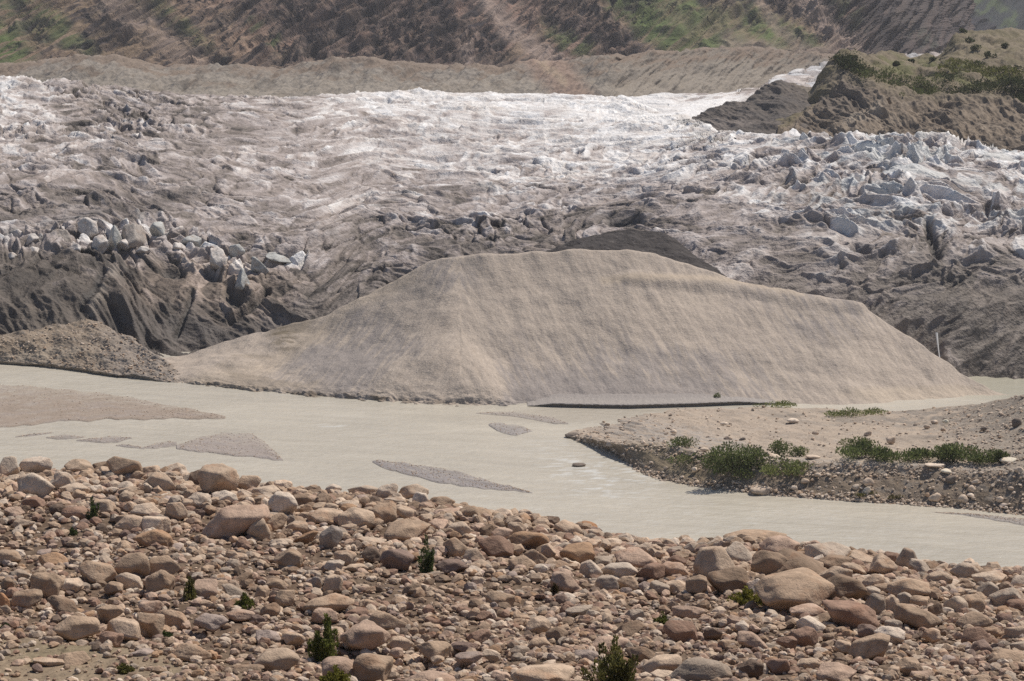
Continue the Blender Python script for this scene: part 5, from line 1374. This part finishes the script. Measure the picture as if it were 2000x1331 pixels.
def thicket():
    r = np.random.default_rng(61)
    PV, DV, CV = [], [], []
    L = HILL
    for pts, wd, m, tint in ((((1680, 140), (1730, 158), (1790, 178), (1820, 172)), 13, 170, (.10, .115, .045)), (((1835, 140), (1900, 138), (1960, 148), (2060, 165)), 13, 220, (.135, .14, .045)), (((1985, 175), (2010, 195)), 12, 120, (.05, .06, .028)), (((1640, 122), (1680, 140)), 8, 120, (.05, .06, .028)), (((1840, 170), (1990, 172)), 16, 160, (.06, .07, .032))):
        pts = np.array(pts, float)
        seg = r.integers(len(pts) - 1, size=m); f = r.random(m)
        c = pts[seg] * (1 - f)[:, None] + pts[seg + 1] * f[:, None] + r.normal(size=(m, 2)) * (wd * .8, wd * .45)
        for (px, py) in c:
            if not 1600 < px < 2200:
                continue
            j = int(np.clip(np.searchsorted(L.px[0], px), 0, L.nu - 1)); i = _col(L, j, py, 5.0)
            n = 26
            q = r.normal(size=(n, 3)); q /= np.linalg.norm(q, axis=1, keepdims=True)
            s_ = r.uniform(.5, 1.5)
            PV.append(q * np.array((s_, s_, s_ * .8)) * r.random((n, 1)) ** .4 + (L.X[i, j], L.Y[i, j], L.Z[i, j] + s_ * .5))
            DV.append(q + (0, 0, .5)); CV.append(np.repeat(np.array(tint)[None] * r.uniform(.7, 1.3), n, 0))
    P, D, c = map(np.concatenate, (PV, DV, CV))
    D /= np.linalg.norm(D, axis=1, keepdims=True)
    ln = r.uniform(.3, .8, len(P))
    V, F = blades(P, D, ln, ln * .55, r)
    o = mesh_from("shrubbery", V, F, M_LEAF, np.repeat(c * r.uniform(.75, 1.25, (len(c), 1)), 4, 0))
    o["kind"] = 'stuff'


thicket()

# ------------------------------------------------------------------ stones of the far bank and the river
def rock(px, py, w_, h_, colour, label, L=BANK, v1=6.0, shape="bank", z=None, seed=0):
    r = np.random.default_rng(seed + int(px * 7 + py))
    rec = boulder(px, py, w_, h_, colour, shape, 0, r, L, "bank_rock", "rock", "rocks on the far bank", v1, 1.15)
    o = rec["o"]
    if colour != 'dark grey':
        o.color = tuple(min(.75, c_ * 1.25) for c_ in o.color[:3]) + (1,)
    if z is not None:
        Y = at_z(py + h_ * .5, z)[0]
        o.location = point_Y(px, py, Y + .3)
    o["label"] = label
    BOULDERS.pop(); TAKEN.pop()


for i, q in enumerate([
        (1548, 822, 22, 11, "whitish", "flat white rock lying alone on the sand flat"), (1414, 827, 14, 7, "whitish", "small white rock left of the flat white one on sand"), (1740, 860, 18, 15, "grey", "rounded grey rock on the sand above the reedy strip"),
        (1985, 826, 18, 18, "dark grey", "dark rounded rock on the stony rise at the right"), (1194, 867, 20, 13, "bluish grey", "bluish grey rock at the tip of the bank"), (1512, 892, 22, 13, "pale grey", "pale rock at the right edge of the tallest bush"),
        (1588, 893, 26, 9, "pale grey", "low pale slab right of the smaller round bush"), (1826, 909, 42, 10, "whitish", "long flat white slab on the bank crest"), (1848, 921, 20, 9, "whitish", "small white slab just below the long flat slab"),
        (1858, 937, 20, 16, "dark grey", "dark shaded rock below the two white slabs"), (1695, 942, 22, 17, "grey", "grey tilted rock halfway down the brown slope"), (1693, 958, 15, 15, "whitish", "white round rock right below the grey tilted rock"),
        (1671, 952, 13, 11, "pale grey", "small pale rock left of the grey tilted rock"), (1826, 972, 22, 19, "cream", "cream round boulder low on the brown slope"), (1811, 967, 9, 9, "tan", "little tan rock left of the cream round boulder"), (1881, 975, 20, 18, "grey", "grey rock right of the cream round boulder"),
        (1953, 977, 14, 14, "pale grey", "pale round rock low at the right of the slope"), (1960, 987, 16, 8, "bluish grey", "flat bluish rock under the pale round rock"), (1898, 955, 14, 14, "pale grey", "pale rock in the string of rocks down the slope"), (1896, 968, 15, 10, "whitish", "whitish rock at the lower end of the string of rocks"),
        (1905, 941, 14, 10, "pale grey", "pale grey rock in the upper part of the string of rocks"), (1572, 940, 15, 10, "grey", "grey rock below the reedy sloping bush"), (1598, 928, 14, 9, "pale grey", "pale rock on the crest left of the brown slope"), (1968, 899, 30, 11, "whitish", "white slab beside the narrow upright bush"),
        (1486, 958, 42, 20, "grey", "broad grey rock by the water below the tallest bush"), (1551, 953, 13, 9, "whitish", "small white rock near the water left of the brown slope"), (1810, 834, 12, 9, "grey", "grey stone on the sand left of a pair of pale stones"), (1825, 825, 13, 9, "pale grey", "first of a pair of pale stones on the rise"),
        (1846, 823, 12, 8, "whitish", "whitish one of the pair of pale stones on the rise"), (1695, 847, 14, 11, "grey", "grey stone on sand left of the rounded grey rock"), (1593, 846, 12, 9, "grey", "dark small stone on the middle of the sand"), (1420, 856, 13, 9, "grey", "grey stone behind the small flat bush"),
        (1450, 858, 12, 8, "dark grey", "dark stone on gravel behind the tallest bush"), (1524, 861, 13, 8, "whitish", "white stone touching the lone round bush"), (1316, 843, 12, 9, "pale grey", "pale stone on the gravel near the tip of the bank"), (1376, 878, 16, 9, "pale grey", "pale stone right of the small flat bush"),
        (1922, 838, 12, 9, "dark grey", "dark stone on the rise left of the dark rounded rock"), (1842, 839, 10, 8, "grey", "little grey stone below the pale pair"), (1356, 917, 11, 9, "whitish", "white pebble like stone under the low spreading bush"), (1990, 918, 18, 13, "pale grey", "grey rock at the far right end of the bank crest"),
        (1660, 888, 14, 7, "whitish", "white stone at the left end of the reedy strip"), (1975, 955, 12, 9, "grey", "grey stone high on the slope's right end")]):
    rock(*q[:5], q[5], seed=i)
rock(1119, 850, 27, 14, "dark grey", "dark wet rock standing in the water off the bank's tip", z=-.1)
rock(1131, 909, 24, 8, "dark grey", "dark low rock awash in the middle of the rapid", z=-.1)


def bank_gravel():
    r = np.random.default_rng(71)
    spots, sizes = [], []
    while len(spots) < 5200:
        px = r.uniform(1110, 2140); py = r.uniform(770, 1035)
        j = int(np.clip(np.searchsorted(BANK.px[0], px), 0, BANK.nu - 1)); i = _col(BANK, j, py, 6.0)
        if abs(BANK.py[i, j] - py) > 2:
            continue
        v = BANK.v[i, j]
        p = .25
        if v < 1.75 or 2.6 < v < 3.3:
            p = .9
        elif v > 3.3:
            p = .16 + .6 * (px > 1840) + .3 * (px < 1330)
        if r.random() > p:
            continue
        spots.append((px, py)); sizes.append(2.2 + 7 * r.random() ** 3.2)
    scatter("gravel", BANK, spots, sizes, [1] * len(spots), M_COBBLE, ["whitish"] * 5 + ["pale grey", "pale grey", "cream", "cream", "grey", "pale tan"], 73, sink=.2, v1=6.0)
    pxs_ = np.array([1130, 1200, 1250, 1300, 1360, 1420, 1500, 1600, 1700, 1800, 1860, 1930, 2000, 2250]); ed_ = np.array([862, 891, 929, 945, 957, 965, 972, 979, 986, 993, 997, 1004, 1011, 1039])
    sp2 = []; sz2 = []
    for _ in range(2000):
        px = r.uniform(1125, 2140); sp2.append((px, float(np.interp(px, pxs_, ed_)) + 1.5 - abs(r.normal()) * 9)); sz2.append(2.5 + 8 * r.random() ** 2.6)
    scatter("gravel", BANK, sp2, sz2, [1] * len(sp2), M_COBBLE, ["whitish"] * 4 + ["pale grey", "pale grey", "cream", "grey", "tan"], 74, sink=.2, v1=6.0)
    spots, sizes = [], []
    while len(spots) < 1500:
        px = r.uniform(-60, 390); py = r.uniform(625, 760)
        j = int(np.clip(np.searchsorted(LEFT.px[0], px), 0, LEFT.nu - 1)); i = _col(LEFT, j, py, 5.0)
        if abs(LEFT.py[i, j] - py) > 2 or r.random() > .5 + .5 * (px > 150):
            continue
        spots.append((px, py)); sizes.append(1.6 + 5 * r.random() ** 4)
    scatter("gravel", LEFT, spots, sizes, [1] * len(spots), M_COBBLE, ["whitish"] * 2 + ["pale grey"] * 3 + ["cream", "cream", "tan", "pale tan"], 77, sink=.2, v1=5.0)


bank_gravel()


def bar_pebbles():
    r = np.random.default_rng(81)
    for q, L in enumerate(BARS):
        w_ = L.px[0, -1] - L.px[0, 0]; h_ = np.ptp(L.py)
        n = int(min(900, w_ * h_ * .03)) + 20
        sp = []
        for _ in range(n):
            j = int(r.integers(4, L.nu - 4)); i = int(r.integers(3, L.nv - 3))
            sp.append((L.px[i, j], L.py[i, j]))
        scatter("gravel", L, sp, 1.4 + 2.4 * r.random(n) ** 2, [1] * n, M_COBBLE, ["pale grey", "grey", "cream", "lavender grey", "tan"], 83 + q, sink=.46, shapes=3, v1=5.2)


bar_pebbles()

# ------------------------------------------------------------------ blocks of clean ice along the left brow of the snout
PALE, BLUEI, DIRTY = (.60, .555, .51), (.46, .46, .435), (.38, .335, .295)
for i, (px, py, w_, h_, c, rot, lab) in enumerate([
        (170, 441, 42, 36, PALE, 10, "tall pointed white ice block, topmost of the row on the brow"), (62, 466, 30, 24, PALE, 0, "rounded white ice block on the left of the row"), (8, 472, 24, 24, PALE, 0, "white ice block at the very left end of the row"), (68, 488, 30, 16, PALE, 0, "low white ice block under the rounded one"),
        (118, 460, 42, 30, DIRTY, -8, "dirty grey ice block between the rounded and the pointed one"), (196, 472, 36, 32, PALE, 12, "white ice block with a sloping face below the pointed one"), (222, 458, 30, 44, BLUEI, -6, "bluish upright ice slab right of the pointed block"), (262, 455, 56, 48, DIRTY, 6, "largest ice block, with a grey brown face"),
        (308, 448, 34, 34, BLUEI, 12, "bluish ice block leaning on the largest one"), (335, 452, 34, 26, PALE, 0, "white ice block right of the leaning bluish one"), (374, 466, 42, 22, BLUEI, -6, "low rounded bluish ice block near the right of the row"), (280, 487, 32, 14, PALE, 8, "small pale ice block below the largest one"),
        (345, 480, 30, 16, PALE, 0, "small pale ice block at the lower right of the row"), (424, 500, 34, 42, PALE, -22, "tapering grey white ice fin standing by itself"), (462, 488, 30, 28, BLUEI, -26, "bluish ice fin behind the grey white one"), (472, 544, 34, 34, BLUEI, -30, "grey blue ice slab over a dark crevasse"),
        (504, 516, 40, 26, BLUEI, -24, "striped bluish ice slab on the crest"), (546, 502, 54, 16, BLUEI, -14, "long thin bluish ice slab running right along the crest"), (20, 498, 26, 14, PALE, 0, "small white ice block over the dark slope at the left"), (240, 476, 26, 20, PALE, 14, "small white ice block wedged below the bluish slab"),
        (145, 482, 26, 16, PALE, 4, "small white ice block on the dark slope's edge"), (95, 482, 22, 14, DIRTY, 0, "small dirty ice block left of the dark slope's edge")]):
    r = np.random.default_rng(900 + i)
    COLOURS["_ice"] = c
    rec = boulder(px, py, w_, h_, "_ice", "ice", rot, r, GLAC, "ice_block", "ice block", "ice blocks along the brow of the glacier", 5.0, 1.12, .06)
    rec["o"]["label"] = lab
    o_ = rec["o"]; o_.scale = (o_.scale[0] * .9, o_.scale[1] * 1.4, o_.scale[2] * 1.2); o_.location.z -= o_.scale[2] * .36; o_.location.y += .6
    BOULDERS.pop(); TAKEN.pop()

# ------------------------------------------------------------------ melt water spouting from the ice wall behind the hill
def spout():
    m = bpy.data.materials.new("white water"); m.use_nodes = True
    b = m.node_tree.nodes["Principled BSDF"]; b.inputs["Base Color"].default_value = (.48, .47, .45, 1); b.inputs["Roughness"].default_value = .4
    VV = []; n = 14
    pts = [(1829, 650), (1830, 660), (1832, 675), (1834, 692), (1836, 706), (1838, 722)]
    for k, (px, py) in enumerate(pts):
        Y, Z = surf(GLAC, px, py, .5, 4)
        w_ = (.22, .2, .12, .1, .14, .25)[k]
        c = point_Y(px, py, Y - 2.6 + .12 * k)
        for q in range(n):
            a = 2 * math.pi * q / n
            VV.append(c + np.array((math.cos(a) * w_ * (1 + .25 * math.sin(k * 3 + q)), math.sin(a) * w_ * .5, 0)))
    F = np.array([[k * n + q, k * n + (q + 1) % n, (k + 1) * n + (q + 1) % n, (k + 1) * n + q] for k in range(len(pts) - 1) for q in range(n)])
    o = mesh_from("stream", np.array(VV), F, m); o["kind"] = 'structure'


spout()

# ------------------------------------------------------------------ what to call each boulder
LAND = [(s_[0], s_[1] - s_[3] / 2, s_[6], s_[2]) for s_ in SHRUBS]
for cx, cy, nm in ((455, 1020, "huge pinkish slab"), (313, 1140, "ball shaped boulder"), (427, 940, "big pointed ridge boulder"), (72, 912, "white topped ridge boulder"), (242, 921, "sloping tan ridge boulder"), (150, 1227, "big tan boulder with a hollow"), (706, 1246, "wide pinkish slab"),
                   (645, 1052, "bluish grey upright block"), (796, 1040, "long tan ledge boulder"), (808, 967, "cream ridge block"), (1036, 1059, "orange brown ridge boulder"), (1150, 1032, "rust orange ridge stone"), (1242, 1091, "broad pinkish boulder"), (1210, 1115, "whitish smooth boulder"),
                   (1402, 1106, "large cracked tan boulder"), (1466, 1054, "long ridge slab"), (1551, 1157, "big blocky boulder"), (1619, 1082, "layered grey ridge block"), (1771, 1092, "round grey ridge boulder"), (1790, 1208, "long tan boulder"), (1659, 1203, "reddish brown dome boulder"), (1701, 1273, "tilted tan boulder"),
                   (1366, 1311, "widest grey boulder"), (1063, 1322, "widest pale boulder"), (1329, 1236, "cracked reddish block"), (300, 1052, "orange brown wedge boulder"), (5, 1177, "orange stone"), (640, 1182, "curved tan boulder"), (1962, 1288, "broad tan boulder"), (1866, 1189, "cream angular boulder")):
    LAND.append((cx, cy, nm, 60))
used = set()


def say(rec):
    cx, cy, w_, h_ = rec["cx"], rec["cy"], rec["w"], rec["h"]
    size = "huge" if w_ > 92 else "large" if w_ > 60 else "mid sized" if w_ > 42 else "small"
    own = [l for l in LAND[len(SHRUBS):] if math.hypot(l[0] - cx, l[1] - cy) < 14]
    sh = {"rounded": "rounded", "angular": "angular", "blocky": "blocky"}[rec["shape"]]
    if h_ / w_ < .55:
        sh = "flat"
    d0 = f"{size} {rec['colour']} {sh} boulder"
    if own:
        o_ = own[0]
        t = f"{o_[2]} on the terrace of stones" if "ridge" not in o_[2] else f"{o_[2]} against the pale river"
        if t not in used:
            LAND_OWN.add(o_[2])
            return t
    near = sorted((l for l in LAND if not (own and l[2] == own[0][2])), key=lambda l: math.hypot((l[0] - cx), (l[1] - cy) * 1.4))
    for word in ("", "second ", "third ", "fourth ", "fifth "):
        for l in near[:(3 if not word else 2)]:
            dx, dy = cx - l[0], cy - l[1]
            if abs(dx) > abs(dy) * 1.3:
                rel = ("right of", "left of")[dx < 0]
            else:
                rel = ("below", "above")[dy < 0]
            art = "the "
            t = f"{word}{d0} {rel} {art}{l[2]}"
            if t not in used and len(t.split()) <= 16:
                return t
    return f"{d0} {int(cx)}"


LAND_OWN = set()
for rec in sorted(BOULDERS, key=lambda q: -q["w"]):
    t = say(rec)
    used.add(t)
    rec["o"]["label"] = t

# ------------------------------------------------------------------ air
def haze():
    x, y0, y1, z0, z1 = 3000, -60, 4600, -6, 640
    V = np.array([(sx * x, sy, sz) for sz in (z0, z1) for sy in (y0, y1) for sx in (-1, 1)], float)
    F = np.array([(0, 2, 3, 1), (4, 5, 7, 6), (0, 1, 5, 4), (2, 6, 7, 3), (0, 4, 6, 2), (1, 3, 7, 5)])
    m = bpy.data.materials.new("haze"); m.use_nodes = True
    t = m.node_tree
    t.nodes.remove(t.nodes["Principled BSDF"])
    v = N(t, "ShaderNodeVolumePrincipled")
    v.inputs["Color"].default_value = (.88, .87, .90, 1)
    v.inputs["Density"].default_value = 0.00009
    v.inputs["Anisotropy"].default_value = 0.2
    t.links.new(v.outputs[0], t.nodes["Material Output"].inputs["Volume"])
    o = mesh_from("haze", V, F, m, smooth=False)
    o["kind"] = 'stuff'


haze()
